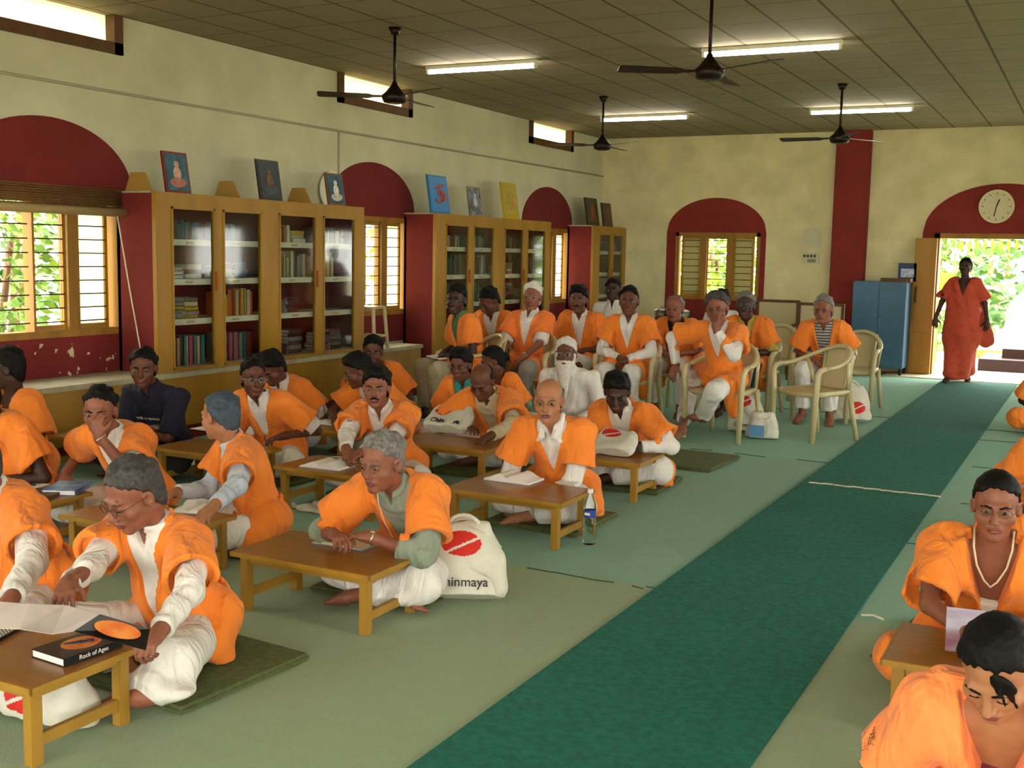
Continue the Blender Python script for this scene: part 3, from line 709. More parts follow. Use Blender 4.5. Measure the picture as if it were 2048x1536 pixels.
# painted arches, dados: thin plaster faces
def arch_poly(c, a, z0, zs, b, n=28):
    return [(c - a, z0)] + [(c - a * math.cos(t), zs + b * math.sin(t)) for t in np.linspace(0, math.pi, n)] + [(c + a, z0)]
def ring_panel(name, poly, hole, plane, th, m):
    """outlined panel with a rectangular opening, built as strips"""
    bm = bmesh.new(); us = [p[0] for p in poly]; lo, hi = min(us), max(us); N = 60
    def top(u):
        best = -1
        for (u0, v0), (u1, v1) in zip(poly, poly[1:]):
            if min(u0, u1) <= u <= max(u0, u1) and abs(u1 - u0) > 1e-9: best = max(best, v0 + (v1 - v0) * (u - u0) / (u1 - u0))
        return best
    z0 = min(p[1] for p in poly); es = sorted(set(list(np.linspace(lo + 1e-4, hi - 1e-4, N)) + [hole[0], hole[1]]))
    for u0, u1 in zip(es, es[1:]):
        um = (u0 + u1) / 2; t0, t1 = top(u0), top(u1)
        segs = [((z0, z0), (hole[2], hole[2])), ((hole[3], hole[3]), (t0, t1))] if hole[0] < um < hole[1] else [((z0, z0), (t0, t1))]
        for (a0, a1), (b0, b1) in segs:
            if b0 - a0 < 1e-4: continue
            P = [(u0, a0), (u1, a1), (u1, b1), (u0, b0)]
            prism(bm, P, plane[1], plane[1] + th, axis=0 if plane[0] == 'x' else 1)
    return struct(link_bm(name, bm, m))
for i, ((a, b_), c) in enumerate(zip(WIN, (6.06, 10.41, 14.86))):
    ring_panel('trim_%d' % (i + 1), arch_poly(c, .84, .57, 2.03, .54), (a, b_, .88, 1.98), ('x', XW + .002), .012, MAT['red_peeling' if i == 0 else 'red_deep'])
ring_panel('trim_4', arch_poly(-5.285, .785, 0, 1.98, .53), (-5.92, -4.58, .95, 1.98), ('y', YF - .014), .012, MAT['red_paint'])
ring_panel('trim_5', arch_poly(-1.235, 1.03, 0, 2.0, .68), (-2.05, -.42, 0, 1.96), ('y', YF - .014), .012, MAT['red_paint'])
struct(bx('trim_6', (-3.50, YF - .16, 0), (-3.02, YF, ZC), MAT['red_paint'], bevel=.01))
# windows: frame, shutters, bars
def window(n, plane, u0, u1, z0, z1, panes, open_pane=None, glassy=(0, 1, 2), depth=.1):
    x = plane[1]; sgn = plane[2]
    def B(ua, ub, za, zb, d0, d1):
        if plane[0] == 'x': return (x + min(d0 * sgn, d1 * sgn), ua, za), (x + max(d0 * sgn, d1 * sgn), ub, zb)
        return (ua, x + min(d0 * sgn, d1 * sgn), za), (ub, x + max(d0 * sgn, d1 * sgn), zb)
    bm = bmesh.new(); fw_ = .055
    for q in ((u0, u0 + fw_, z0, z1), (u1 - fw_, u1, z0, z1), (u0, u1, z0, z0 + fw_), (u0, u1, z1 - fw_, z1)): box(bm, *B(*q, -.02, depth))
    ps = panes
    for (a1, b1), (a2, b2) in zip(ps, ps[1:]): box(bm, *B(b1 + .02, a2 - .02, z0, z1, -.015, depth * .9))
    w = struct(link_bm('window_%d' % n, bm, MAT['window_wood']))
    for k, (a, b1) in enumerate(ps):
        if k != open_pane:
            bm = bmesh.new(); e = .045
            for q in ((a - .03, a, z0 + .05, z1 - .05), (b1, b1 + .03, z0 + .05, z1 - .05), (a, b1, z0 + .05, z0 + .05 + e), (a, b1, z1 - .05 - e, z1 - .05)): box(bm, *B(*q, .02, .06))
            sh = link_bm('shutter', bm, MAT['yellow_wood'], w)
            gl = bx('pane', *B(a, b1, z0 + .09, z1 - .09, .038, .042), MAT['frosted'] if k == 2 and plane[0] == 'x' else MAT['frosted_cream'] if k != 1 and plane[0] == 'y' else MAT['glass'], sh)
        bm = bmesh.new()
        zz = np.linspace(z0 + .12, z1 - .12, 9)
        for z in zz:
            p0, p1 = B(a, b1, z, z, .012, .012); tube(bm, [p0, p1], .006, 6)
        link_bm('grille', bm, MAT['iron'], w)
    return w
for i, (a, b_) in enumerate(WIN):
    c = (a + b_) / 2
    window(i + 1, ('x', XW, -1), a, b_, .88, 1.98, [(c - .56, c - .19), (c - .13, c + .14), (c + .29, c + .56)], open_pane=0 if i == 0 else None)
window(4, ('y', YF, 1), -5.92, -4.58, .95, 1.98, [(-5.80, -5.54), (-5.40, -5.11), (-4.97, -4.71)])
for i, (a, b_) in enumerate(WIN):
    bm = bmesh.new(); a += .05; b_ += .05
    for q in (((XW - .12, a, 3.14), (XW + .03, a + .09, ZC)), ((XW - .12, b_ - .09, 3.14), (XW + .03, b_, ZC)), ((XW - .12, a, 3.14), (XW + .03, b_, 3.23))): box(bm, *q)
    w = struct(link_bm('window_%d' % (5 + i), bm, MAT['dark_wood']))
    bx('pane', (XW - .08, a + .09, 3.23), (XW - .07, b_ - .09, ZC), MAT['frosted'], w)
# unseen right wall windows, added to let daylight in
for i, a in enumerate((-1.5, 2.0, 5.5, 9.0, 12.5)):
    bm = bmesh.new()
    for q in ((a, a + .06, .7, 2.3), (a + 1.84, a + 1.9, .7, 2.3), (a, a + 1.9, .7, .76), (a, a + 1.9, 2.24, 2.3), (a + .92, a + .98, .7, 2.3)): box(bm, (XR, q[0], q[2]), (XR + .1, q[1], q[3]))
    struct(link_bm('window_%d' % (8 + i), bm, MAT['window_wood']))
# door frame, folded leaf
bm = bmesh.new()
for q in (((-2.10, YF - .03, 0), (-2.03, YF + .2, 2.0)), ((-.44, YF - .03, 0), (-.37, YF + .2, 2.0)), ((-2.10, YF - .03, 1.93), (-.37, YF + .2, 2.0))): box(bm, *q)
d = struct(link_bm('door_1', bm, MAT['window_wood']))
bm = bmesh.new(); box(bm, (-2.34, YF - .13, .02), (-2.05, YF - .04, 1.93))
for z0, z1 in ((.15, .6), (.7, 1.2), (1.3, 1.8)): box(bm, (-2.30, YF - .145, z0), (-2.10, YF - .13, z1))
lf = link_bm('door_leaf', bm, MAT['yellow_wood'], d)
bm = bmesh.new(); tube(bm, [(-2.29, YF - .15, 1.02), (-2.29, YF - .19, 1.04), (-2.29, YF - .19, 1.22), (-2.29, YF - .15, 1.24)], .012); link_bm('handle', bm, MAT['iron'], lf)
struct(bx('trim_7', (-2.6, YF - .62, .0), (-.3, YF, .012), mat('threshold_tile', 'c8c3a2', .5, noise=.08)))
# conduit and wires on the wall
bm = bmesh.new(); tube(bm, [(XW + .012, YB, 2.82), (XW + .012, YF, 2.86)], .012, 6); tube(bm, [(XW + .012, 9.77, 2.83), (XW + .012, 9.77, 2.1)], .008, 6)
struct(link_bm('trim_8', bm, mat('conduit_grey', 'a5a38c', .6)))
# runner, its string seam, mats
tag(bx('carpet_runner', (-1.80, YB + .1, .001), (-.87, 16.1, .009), MAT['runner_green']), 'long dark green carpet runner down the aisle to the doorway', 'carpet')
bm = bmesh.new(); rnd = random.Random(4); pts = []
p0, p1 = at(1618, 968), at(1888, 998)
for k in range(46):
    t = k / 45; pts.append((p0[0] + (p1[0] - p0[0]) * t, p0[1] + (p1[1] - p0[1]) * t + rnd.uniform(-.012, .012), .014))
for k in range(0, 44, 2): tube(bm, pts[k:k + 3], .006, 6)
tag(link_bm('stitching_string', bm, mat('string_white', 'cfcbb0', .9)), 'pale stitched string across the green carpet runner', 'string')
bm = bmesh.new(); p = at(1722, 1235); q = at(1768, 1243)
tube(bm, [(p[0], p[1], .012), ((p[0] + q[0]) / 2, (p[1] + q[1]) / 2 + .02, .014), (q[0], q[1] - .01, .012), (q[0] - .04, q[1] + .02, .012)], .005, 6)
tag(link_bm('loose_string', bm, MAT['string_white']), 'short loose white string at the right edge of the green runner', 'string')
# floor seams
bm = bmesh.new(); rnd = random.Random(9)
for y, x0, x1 in ((5.0, -3.3, -1.8), (8.93, -4.2, -1.8), (7.9, -.87, 4), (9.4, -.87, 4), (10.9, -.87, 4), (11.6, -.87, 4), (6.6, -.87, 4), (11.9, -3.4, -1.8)):
    x = x0
    while x < x1:
        l = rnd.uniform(.05, .3); yy = y + rnd.uniform(-.02, .02)
        if rnd.random() < .75: tube(bm, [(x, yy, .001), (min(x + l, x1), yy + rnd.uniform(-.02, .02), .001)], .004, 5)
        x += l
struct(link_bm('trim_9', bm, mat('seam_dark', '2d4a3c', .95)))

# ================================================================ bench and cabinets (masonry blocks with wooden fronts)
bn = empty('wall_bench', ((XW + XB) / 2, 4, 0), 0, 'long low built in bench with a pale stone top along the left wall', 'bench')
def kid(o, parent): o.parent = parent; o.matrix_parent_inverse = Matrix.Translation(parent.location).inverted() @ Matrix.Identity(4) if False else Matrix.Translation(-Vector(parent.location)); return o
kid(bx('stone_top', (XW + .02, YB, .53), (XB - .0, 10.65, .57), MAT['stone_top'], bevel=.006), bn)
kid(bx('front_panel', (XW + .02, YB, .12), (XB - .02, 10.63, .53), MAT['yellow_wood']), bn)
kid(bx('plinth', (XW + .02, YB, .0), (XB - .04, 10.61, .12), MAT['red_deep']), bn)
BOOKCOL = {'dark red': '6e1f1a', 'blue': '274a6e', 'green': '2f5a44', 'brown': '5a3c24', 'cream': 'b9ad86', 'yellow': 'b89a1e', 'orange': 'b8561e', 'grey': '77756a', 'white': 'c9c6b4', 'maroon': '4a1620', 'pink': 'b0486a', 'teal': '3a7a80'}
for k_, c_ in BOOKCOL.items(): mat('book_' + k_, c_, .5)
mat('paper', 'd9d4c4', .8)
brnd = random.Random(12)
def book(col, label, group, loc, w, h, t, flat=False, tilt=0):
    """closed book: spine towards +X; w depth, h height, t thickness"""
    bm = bmesh.new()
    box(bm, (-w, 0, 0), (0, .003, h)); box(bm, (-w, t - .003, 0), (0, t, h)); box(bm, (-.004, 0, 0), (0, t, h)); box(bm, (-w + .006, .003, .004), (-.004, t - .003, h - .004), mi=1)
    o = link_bm('book', bm, [MAT['book_' + col], MAT['paper']]); o.location = loc
    if flat: o.rotation_euler = (R_(90), 0, 0); o.location = (loc[0], loc[1] + h, loc[2])
    elif tilt: o.rotation_euler = (tilt, 0, 0)
    tag(o, label, 'book', group); return o
SHZ = [(1.665, 1.90), (1.335, 1.66), (1.0, 1.33), (.60, .99)]   # rows
SN = ['top shelf', 'second shelf', 'third shelf', 'bottom shelf']
def bookcase(y0, y1, bays, name_lab, which, seed, z_low=.57, fills=None):
    c = empty('bookcase', ((XW + XC) / 2, (y0 + y1) / 2, 0), 0, name_lab, 'bookcase')
    P = lambda n_, lo, hi, m_: kid(bx(n_, lo, hi, m_), c)
    P('side_panel', (XW + .02, y0, z_low), (XC - .041, y0 + .05, 2.03), MAT['red_deep']); P('side_panel', (XW + .02, y1 - .05, z_low), (XC - .041, y1, 2.03), MAT['red_deep'])
    P('top', (XW + .02, y0 - .004, 2.03), (XC - .045, y1 + .004, 2.045), MAT['stone_top']); P('back_panel', (XW + .02, y0, z_low), (XW + .05, y1, 2.0), MAT['red_deep'])
    P('base', (XW + .055, y0 + .05, z_low), (XC - .045, y1 - .05, .60), MAT['shelf_white'])
    for z in (1.335, 1.0, 1.665): P('shelf', (XW + .05, y0 + .05, z - .05), (XC - .055, y1 - .05, z), MAT['shelf_white'])
    for (a, b_) in bays:
        for z in (1.31, .975, 1.64):      # paper labels on the shelf edge
            cy_ = (a + b_) / 2 + brnd.uniform(-.04, .04); P('shelf_label', (XC - .055, cy_ - .045, z - .012), (XC - .052, cy_ + .045, z + .008), MAT['book_cream'])
    # face frame
    bm = bmesh.new(); e = [y0] + [q for b_ in bays for q in b_] + [y1]
    for i in range(0, len(e), 2): box(bm, (XC - .04, e[i], .585), (XC, e[i + 1], 1.93))
    box(bm, (XC - .04, y0, 1.9301), (XC, y1, 2.042)); box(bm, (XC - .04, y0, z_low), (XC, y1, .5849))
    kid(link_bm('face_frame', bm, MAT['yellow_wood']), c)
    for k, (a, b_) in enumerate(bays):
        bm = bmesh.new(); t = .018
        for q in ((a, a + t, .585, 1.93), (b_ - t, b_, .585, 1.93), (a, b_, .585, .60), (a, b_, 1.91, 1.93)): box(bm, (XC - .03, q[0], q[2]), (XC + .008, q[1], q[3]))
        dr = kid(link_bm('door', bm, MAT['yellow_wood']), c)
        g = bx('pane', (XC - .012, a + t, .60), (XC - .009, b_ - t, 1.91), MAT['glass_cabinet'], dr)
        if k % 2 == 0: bx('handle', (XC + .008, b_ - .012, 1.24), (XC + .03, b_ + .004, 1.40), mat('handle_rust', '9a4a1e', .5), dr)
    # books
    for k, (a, b_) in enumerate(bays):
        for r_, (z0, z1) in enumerate(SHZ):
            style = (fills or {}).get((k, r_), brnd.choice(['up', 'up', 'half', 'stack', 'mixed']))
            bayn = (('far left', 'centre left', 'centre right', 'far right') if len(bays) == 4 else ('left', 'right'))[k]
            def lab(col, flat): return '%s book %s, %s, %s bay of %s' % (col, 'lying' if flat else 'upright', SN[r_], bayn, which)
            zb = z0 if z0 != .60 else .60; H_ = z1 - z0 - .07
            if style == 'empty': continue
            if isinstance(style, tuple): cols, style = style[1], style[0]
            else: cols = brnd.sample(list(BOOKCOL), 3)
            y = a + .03; end = b_ - .03
            if style == 'half': end = a + (b_ - a) * .55
            if style in ('up', 'half', 'mixed'):
                e2 = end if style != 'mixed' else a + (b_ - a) * .5
                while y < e2 - .03:
                    t = brnd.uniform(.018, .05); h = H_ * brnd.uniform(.72, .98); col = brnd.choice(cols)
                    if brnd.random() > .06: book(col, lab(col, 0), lab(col, 0), (XC - .075 - brnd.uniform(0, .03), y, zb + .001), brnd.uniform(.13, .2), min(h, .25), t)
                    y += t + .002
            if style in ('stack', 'mixed'):
                y = a + .04 if style == 'stack' else a + (b_ - a) * .55
                while y < b_ - .16:
                    w = brnd.uniform(.14, .2); w = min(w, b_ - .03 - y); z = zb + .001
                    for q in range(brnd.randint(3, 6)):
                        t = brnd.uniform(.02, .045)
                        if z + t > z1 - .1: break
                        col = brnd.choice(cols); book(col, lab(col, 1), lab(col, 1), (XC - .09 - brnd.uniform(0, .03), y + brnd.uniform(0, .01), z), .16, w, t, flat=True); z += t + .0005
                    y += w + .03
    return c
K_ = 16 / 15
bookcase(6.72, 9.61, [(6.89, 7.40), (7.50, 8.01), (8.25, 8.81), (8.92, 9.45)], 'glass fronted yellow wood bookcase nearest the camera, by the first window', 'nearest bookcase', 3,
         fills={(0, 0): ('up', ['blue', 'green', 'maroon']), (1, 0): ('half', ['grey', 'teal', 'dark red']), (2, 0): ('mixed', ['yellow', 'orange', 'white', 'cream']), (3, 0): ('up', ['grey', 'cream', 'brown']),
                (0, 1): ('stack', ['dark red', 'white', 'cream']), (1, 1): ('stack', ['blue', 'pink', 'white']), (2, 1): ('up', ['cream', 'brown', 'grey']), (3, 1): ('half', ['cream', 'brown', 'yellow']),
                (0, 2): ('stack', ['yellow', 'brown', 'cream', 'grey']), (1, 2): ('up', ['yellow', 'orange', 'cream']), (2, 2): ('stack', ['blue', 'dark red', 'grey', 'maroon']), (3, 2): 'empty',
                (0, 3): ('up', ['pink', 'green', 'cream', 'teal', 'brown']), (1, 3): ('up', ['pink', 'teal', 'grey', 'dark red']), (2, 3): ('stack', ['brown', 'grey', 'maroon']), (3, 3): ('stack', ['pink', 'grey', 'maroon'])})
bookcase(11.02, 14.05, [(11.24, 11.78), (11.89, 12.41), (12.69, 13.22), (13.33, 13.88)], 'middle glass fronted yellow wood bookcase, between the second and third arches', 'middle bookcase', 5,
         z_low=.02, fills={(0, 0): ('up', ['dark red', 'cream', 'green']), (1, 0): ('up', ['green', 'grey']), (2, 0): ('up', ['green', 'maroon', 'brown']), (3, 0): ('half', ['dark red', 'orange']),
                (0, 1): ('up', ['green', 'grey', 'brown']), (1, 1): ('up', ['cream', 'brown', 'grey']), (2, 1): ('stack', ['pink', 'brown', 'cream']), (3, 1): ('half', ['brown', 'maroon']),
                (0, 2): ('half', ['grey', 'green']), (1, 2): ('up', ['green', 'brown']), (2, 2): ('stack', ['brown', 'pink', 'grey']), (3, 2): ('stack', ['cream', 'grey']),
                (0, 3): 'empty', (1, 3): 'empty', (2, 3): 'empty', (3, 3): 'empty'})
bookcase(15.53, 16.82, [(15.74, 16.20), (16.28, 16.70)], 'narrow glass fronted bookcase in the far left corner', 'corner bookcase', 6, z_low=.02,
         fills={(0, 0): ('half', ['grey', 'white']), (1, 0): ('up', ['grey', 'green', 'blue']), (0, 1): ('half', ['cream', 'white']), (1, 1): ('half', ['cream', 'brown']), (0, 2): ('half', ['grey', 'cream']), (1, 2): ('half', ['grey', 'white']), (0, 3): 'empty', (1, 3): 'empty'})
# rolled blind over window 1 with its cord
bl = empty('rolled_blind', (XW + .1, 5.8, 1.9), 0, 'rolled up bamboo blind hanging under the nearest arch', 'blind')
bm = bmesh.new()
for k in range(9): tube(bm, [(XW + .10, 4.95, 1.905 + k * .018), (XW + .10, 6.70, 1.905 + k * .018)], .008, 6)
kid(link_bm('slats', bm, mat('bamboo_brown', '6a4a20', .8, noise=.2)), bl)
bm = bmesh.new(); tube(bm, [(XW + .12, 4.95, 1.868), (XW + .12, 6.71, 1.868)], .034, 12); kid(link_bm('roll', bm, mat('bamboo_cream', 'a08b58', .8, noise=.25, nscale=40, stretch=(1, 6, 1))), bl)
bm = bmesh.new(); tube(bm, [(XW + .13, 6.62, 1.86), (XW + .16, 6.70, 1.3), (XW + .35, 6.66, .62)], .006, 6); kid(link_bm('cord', bm, MAT['string_white']), bl)

# ================================================================ ceiling fans, tube lights
def make_fan():
    f = empty('ceiling_fan', (0, 0, 0)); m_ = MAT['black_metal']
    bm = bmesh.new(); tube(bm, [(0, 0, .03), (0, 0, .56)], .013, 10); link_bm('downrod', bm, m_, f)
    bm = bmesh.new(); tube(bm, [(0, 0, .50), (0, 0, .56)], .05, 16, rs=[.03, .055]); link_bm('ceiling_canopy', bm, m_, f)
    bm = bmesh.new(); tube(bm, [(0, 0, -.06), (0, 0, -.05), (0, 0, -.02), (0, 0, .01), (0, 0, .035), (0, 0, .09), (0, 0, .12)], .1, 24, rs=[.05, .09, .105, .105, .075, .03, .018]); link_bm('motor_housing', bm, m_, f)
    for k in range(3):
        a = 2 * math.pi * k / 3; bm = bmesh.new()
        M = Matrix.Rotation(a, 4, 'Z') @ Matrix.Rotation(R_(10), 4, 'X')
        pts = [(.09, -.02), (.18, -.03), (.22, -.062), (.62, -.07), (.64, -.05), (.64, .05), (.62, .065), (.22, .05), (.18, .02), (.09, .02)]
        a_ = [bm.verts.new(M @ Vector((x, y, -.004))) for x, y in pts]; b2 = [bm.verts.new(M @ Vector((x, y, .002))) for x, y in pts]
        bm.faces.new(a_[::-1]); bm.faces.new(b2)
        for q in range(len(pts)): r2 = (q + 1) % len(pts); bm.faces.new((a_[q], a_[r2], b2[r2], b2[q]))
        link_bm('blade', bm, m_, f)
    return f
fan = make_fan()
FP = [(-5.352, 8.049, R_(-25), 'black ceiling fan nearest the left wall, in front of the second high window'), (-2.52, 7.733, R_(-28), 'black ceiling fan nearest the camera, on the longest rod in view'),
      (-5.31, 12.392, R_(-30), 'small looking black ceiling fan by the far left corner'), (-2.56, 12.363, R_(-62), 'black ceiling fan hanging in front of the tall red column')]
for i, (x, y, a, l) in enumerate(FP):
    f = fan if i == 0 else copy_tree(fan); f.location = (x, y, ZC - .56); f.rotation_euler = (0, 0, a); tag(f, l, 'fan', 'ceiling fans')
mat('tube_light', 'fff6e4', .5, emit=26)
def make_tube():
    t = empty('tube_light', (0, 0, 0))
    bx('batten', (-.61, -.03, -.035), (.61, .03, 0), MAT['white_paint'], t)
    bm = bmesh.new(); tube(bm, [(-.58, 0, -.055), (.58, 0, -.058)], .019, 12); link_bm('lamp_tube', bm, MAT['tube_light'], t)
    for s_ in (-1, 1): bx('lamp_holder', (s_ * .595 - .012, -.02, -.075), (s_ * .595 + .012, .02, -.03), MAT['white_paint'], t)
    return t
tl = make_tube()
TP = [(-5.53, 9.83, 'glowing tube light between the two left fans, nearest the left wall'), (-2.68, 9.89, 'brightest glowing tube light, just beyond the nearest fan'), (-5.46, 14.1, 'glowing tube light by the far left corner, right of the smallest fan'), (-2.71, 14.21, 'glowing tube light above the red column'),
      (-5.5, 4.0, None), (-2.6, 3.2, None), (-5.5, 1.0, None), (-2.6, -.5, None), (1.2, 3.2, None), (1.2, -.5, None), (1.2, 9.0, None)]
for i, (x, y, l) in enumerate(TP):
    if l is None: l = 'glowing tube light out of frame on the ceiling tiles'  # unseen tubes, added out of frame as fill light
    t = tl if i == 0 else copy_tree(tl); t.location = (x, y, ZC - .002); t.rotation_euler = (0, 0, R_(1)); tag(t, l, 'lamp', 'ceiling tube lights')
# clock, switch board, cabinet, picture
ck = empty('wall_clock', (-1.325, YF - .03, 2.37), 0, 'round pale wall clock on the red arch over the doorway', 'clock')
bm = bmesh.new(); tube(bm, [(0, .02, 0), (0, -.012, 0)], .21, 32); link_bm('clock_face', bm, mat('clock_face', 'c9c198', .5), ck)
bm = bmesh.new(); tube(bm, [(.215 * math.cos(t), -.012, .215 * math.sin(t)) for t in np.linspace(0, 2 * math.pi, 33)], .014, 8); link_bm('rim', bm, mat('clock_rim', 'd8cfa0', .3), ck)
for a, l, w_ in ((R_(20), .10, .008), (R_(-170), .14, .006)): bm = bmesh.new(); tube(bm, [(0, -.02, 0), (l * math.sin(a), -.02, l * math.cos(a))], w_, 6); link_bm('hand', bm, MAT['black_metal'], ck)
for k in range(12):
    a = k * math.pi / 6; bm = bmesh.new(); tube(bm, [(.165 * math.sin(a), -.014, .165 * math.cos(a)), (.185 * math.sin(a), -.014, .185 * math.cos(a))], .005, 6); link_bm('hour_mark', bm, MAT['black_metal'], ck)
sb = empty('switch_board', (-3.82, YF, 1.62), 0, 'small pale switch board on the cream wall left of the red column', 'switch board')
bx('backplate', (-.13, -.03, -.08), (.13, 0, .08), mat('switch_cream', 'b8b494', .5), sb)
for k in range(4): bx('switch', (-.10 + k * .05, -.04, .01), (-.07 + k * .05, -.03, .05), MAT['iron'], sb)
bx('socket', (-.04, -.04, -.06), (.08, -.03, -.015), MAT['book_grey'], sb)
tag(bx('paper_notice', (-3.95, YF - .006, 1.78), (-3.68, YF - .002, 2.05), mat('notice', 'bcb898', .9)), 'faded paper notice taped above the switch board', 'notice')
cb = empty('steel_cupboard', (-2.72, 16.5, 0), 0, 'low blue steel cupboard between the red column and the doorway', 'cupboard')
mat('cupboard_blue', '38627c', .45, noise=.1, nscale=5, spec=.5)
bx('carcass', (-.36, -.2, .1), (.36, .22, 1.31), MAT['cupboard_blue'], cb, bevel=.01)
bx('door', (-.355, -.215, .13), (-.003, -.2, 1.29), MAT['cupboard_blue'], cb, bevel=.003); bx('door', (.003, -.215, .13), (.355, -.2, 1.29), MAT['cupboard_blue'], cb, bevel=.003)
add_ball('knob', (.03, -.225, .78), (.015, .012, .015), None, MAT['steel'], cb)
for x in (-.33, .33):
    for y in (-.17, .19): bx('leg', (x - .02, y - .02, 0), (x + .02, y + .02, .1), MAT['black_metal'], cb)
tr = empty('wooden_tray', (-2.52, 16.45, 1.312), 0, 'shallow brown tray on the blue steel cupboard', 'tray')
bx('base', (-.2, -.12, 0), (.2, .12, .012), MAT['dark_wood'], tr)
for q in (((-.2, -.12, .012), (.2, -.105, .05)), ((-.2, .105, .012), (.2, .12, .05)), ((-.2, -.105, .012), (-.185, .105, .05)), ((.185, -.105, .012), (.2, .105, .05))): bx('rim', q[0], q[1], MAT['dark_wood'], tr)
def picture(name, label, lo_pt, w, h, X, tilt, cols, frame, shape='figure'):
    """framed print leaning on the upper wall; faces +X"""
    p = empty(name, (X, lo_pt[1], lo_pt[2]), 0, label, 'picture'); p.rotation_euler = (0, -tilt, 0)
    bx('frame', (-.02, 0, 0), (0, w, h), MAT[frame], p); e = .02
    bx('print', (0, e, e), (.004, w - e, h - e), mat(name + str(len(MAT)), cols[0], .45, noise=.35, nscale=14, col2=cols[1]), p)
    if shape == 'figure':
        bm = bmesh.new()
        def disc(cy, cz, ry, rz, mi=0): prism(bm, [(cy + ry * math.cos(t), cz + rz * math.sin(t)) for t in np.linspace(0, 2 * math.pi, 18)[:-1]], .0045, .007, axis=0, mi=mi)
        disc(w / 2, h * .25, w * .33, h * .12, 1); disc(w / 2, h * .47, w * .16, h * .17); disc(w / 2, h * .70, w * .09, h * .08)
        link_bm('figure_print', bm, [mat(name + 'a' + str(len(MAT)), cols[2], .5, noise=.3, nscale=30), mat(name + 'b' + str(len(MAT)), cols[3], .5, noise=.3, nscale=30)], p)
    elif shape == 'om':
        bm = bmesh.new(); m_ = mat(name + 'om' + str(len(MAT)), cols[2], .5)
        Pt = lambda u, v: (.008, w * (.5 + .30 * u), h * (.48 + .22 * v))
        r0 = w * .045
        tube(bm, [Pt(-.7, .7), Pt(-.3, 1), Pt(.1, .75), Pt(.0, .3), Pt(-.3, .15), Pt(.2, 0), Pt(.35, -.5), Pt(0, -.95), Pt(-.5, -.9), Pt(-.8, -.5)], r0, 8, flat=.3)
        tube(bm, [Pt(.2, .1), Pt(.55, .35), Pt(.9, .1), Pt(.8, -.5), Pt(.5, -.6)], r0 * .8, 8); tube(bm, [Pt(.1, 1.25), Pt(.45, 1.0), Pt(.85, 1.2)], r0 * .6, 8)
        link_bm('symbol_print', bm, m_, p)
        if len(cols) > 3:
            bm = bmesh.new(); tube(bm, [(.006, w * (.5 + .36 * math.cos(t)), h * (.48 + .33 * math.sin(t))) for t in np.linspace(0, 2 * math.pi, 25)], r0 * .4, 6); link_bm('ring_print', bm, m_, p)
    return p
mat('frame_red', '6e1a16', .4); mat('frame_dark', '2a2620', .4); mat('frame_gilt', '6a4a1e', .4); mat('blue_edge', '2a6a9a', .5)
tl_ = R_(9)
picture('framed_print', 'red framed devotional print of a seated figure, leftmost on the bookcases', (0, 6.90, 2.045), .28, .34, -6.80, tl_, ('2a6a7a', '1c4456', 'c9a090', 'b06a5a'), 'frame_red')
picture('framed_print', 'dark framed blue grey print, second from the left on the nearest bookcase', (0, 8.06, 2.045), .31, .37, -6.80, tl_, ('2c3a44', '1e2a36', '6a4a34', '3a4a4a'), 'frame_dark')
picture('framed_print', 'gilt framed print of a white robed seated figure beside the hanging wire', (0, 9.08, 2.045), .28, .32, -6.80, tl_, ('2a5a78', '23404a', 'd8d4c8', 'b8b4a8'), 'frame_gilt')
picture('painted_board', 'bright blue board with an orange symbol on the middle bookcase', (0, 11.0, 2.045), .42, .44, -6.80, tl_, ('2a7fbe', '2a7fbe', 'c8451a'), 'blue_edge', 'om')
picture('glass_photo_frame', 'small silvery glass picture between the blue and the yellow boards', (0, 11.90, 2.045), .31, .36, -6.80, tl_, ('8a93a0', '3a4048', 'b8c0c8', '5a626a'), 'silver_frame')
picture('painted_board', 'yellow board with a pale symbol in a ring on the middle bookcase', (0, 12.78, 2.045), .42, .47, -6.80, tl_, ('a59a20', 'a59a20', 'c9a070', 1), 'book_yellow', 'om')
picture('framed_print', 'large dark brown and orange print by the far left corner', (0, 15.55, 2.045), .45, .42, -6.86, tl_, ('4a3a22', '3a3a26', '9a4a24', '6a4a24'), 'frame_dark')
picture('framed_print', 'smaller brown print overlapping the large one by the far corner', (0, 15.98, 2.045), .36, .36, -6.78, tl_, ('5a4426', '4a3422', '7a4424', '5a3a20'), 'frame_dark')
for y, l in ((6.80, 'triangular wooden prop behind the leftmost red framed print'), (7.85, 'triangular wooden prop behind the dark blue grey print'), (8.88, 'triangular wooden prop behind the white robed print')):
    bm = bmesh.new(); prism(bm, [(XW + .03, 2.042), (-6.86, 2.042), (-6.95, 2.2), (XW + .1, 2.2)], y, y + .015, axis=1)
    o = tag(link_bm('picture_prop', bm, mat('prop_wood', 'a8823a', .6)), l, 'prop')
bm = bmesh.new(); tube(bm, [(XW + .02, 9.62, 2.22), (XW + .035, 9.62, 2.22)], .20, 32); tag(link_bm('wall_disc', bm, MAT['white_paint']), 'white round disc on the wall left of the second arch', 'disc')
pc = empty('small_picture', (-2.42, 16.72, 1.315), 0, 'small blue and white picture standing on the blue cupboard', 'picture')
bx('frame', (-.13, 0, 0), (.13, .015, .26), mat('navy', '26365e', .5), pc); bx('print', (-.09, -.004, .06), (.09, 0, .18), mat('cloud', 'a9b6cc', .5, noise=.4, nscale=20), pc)

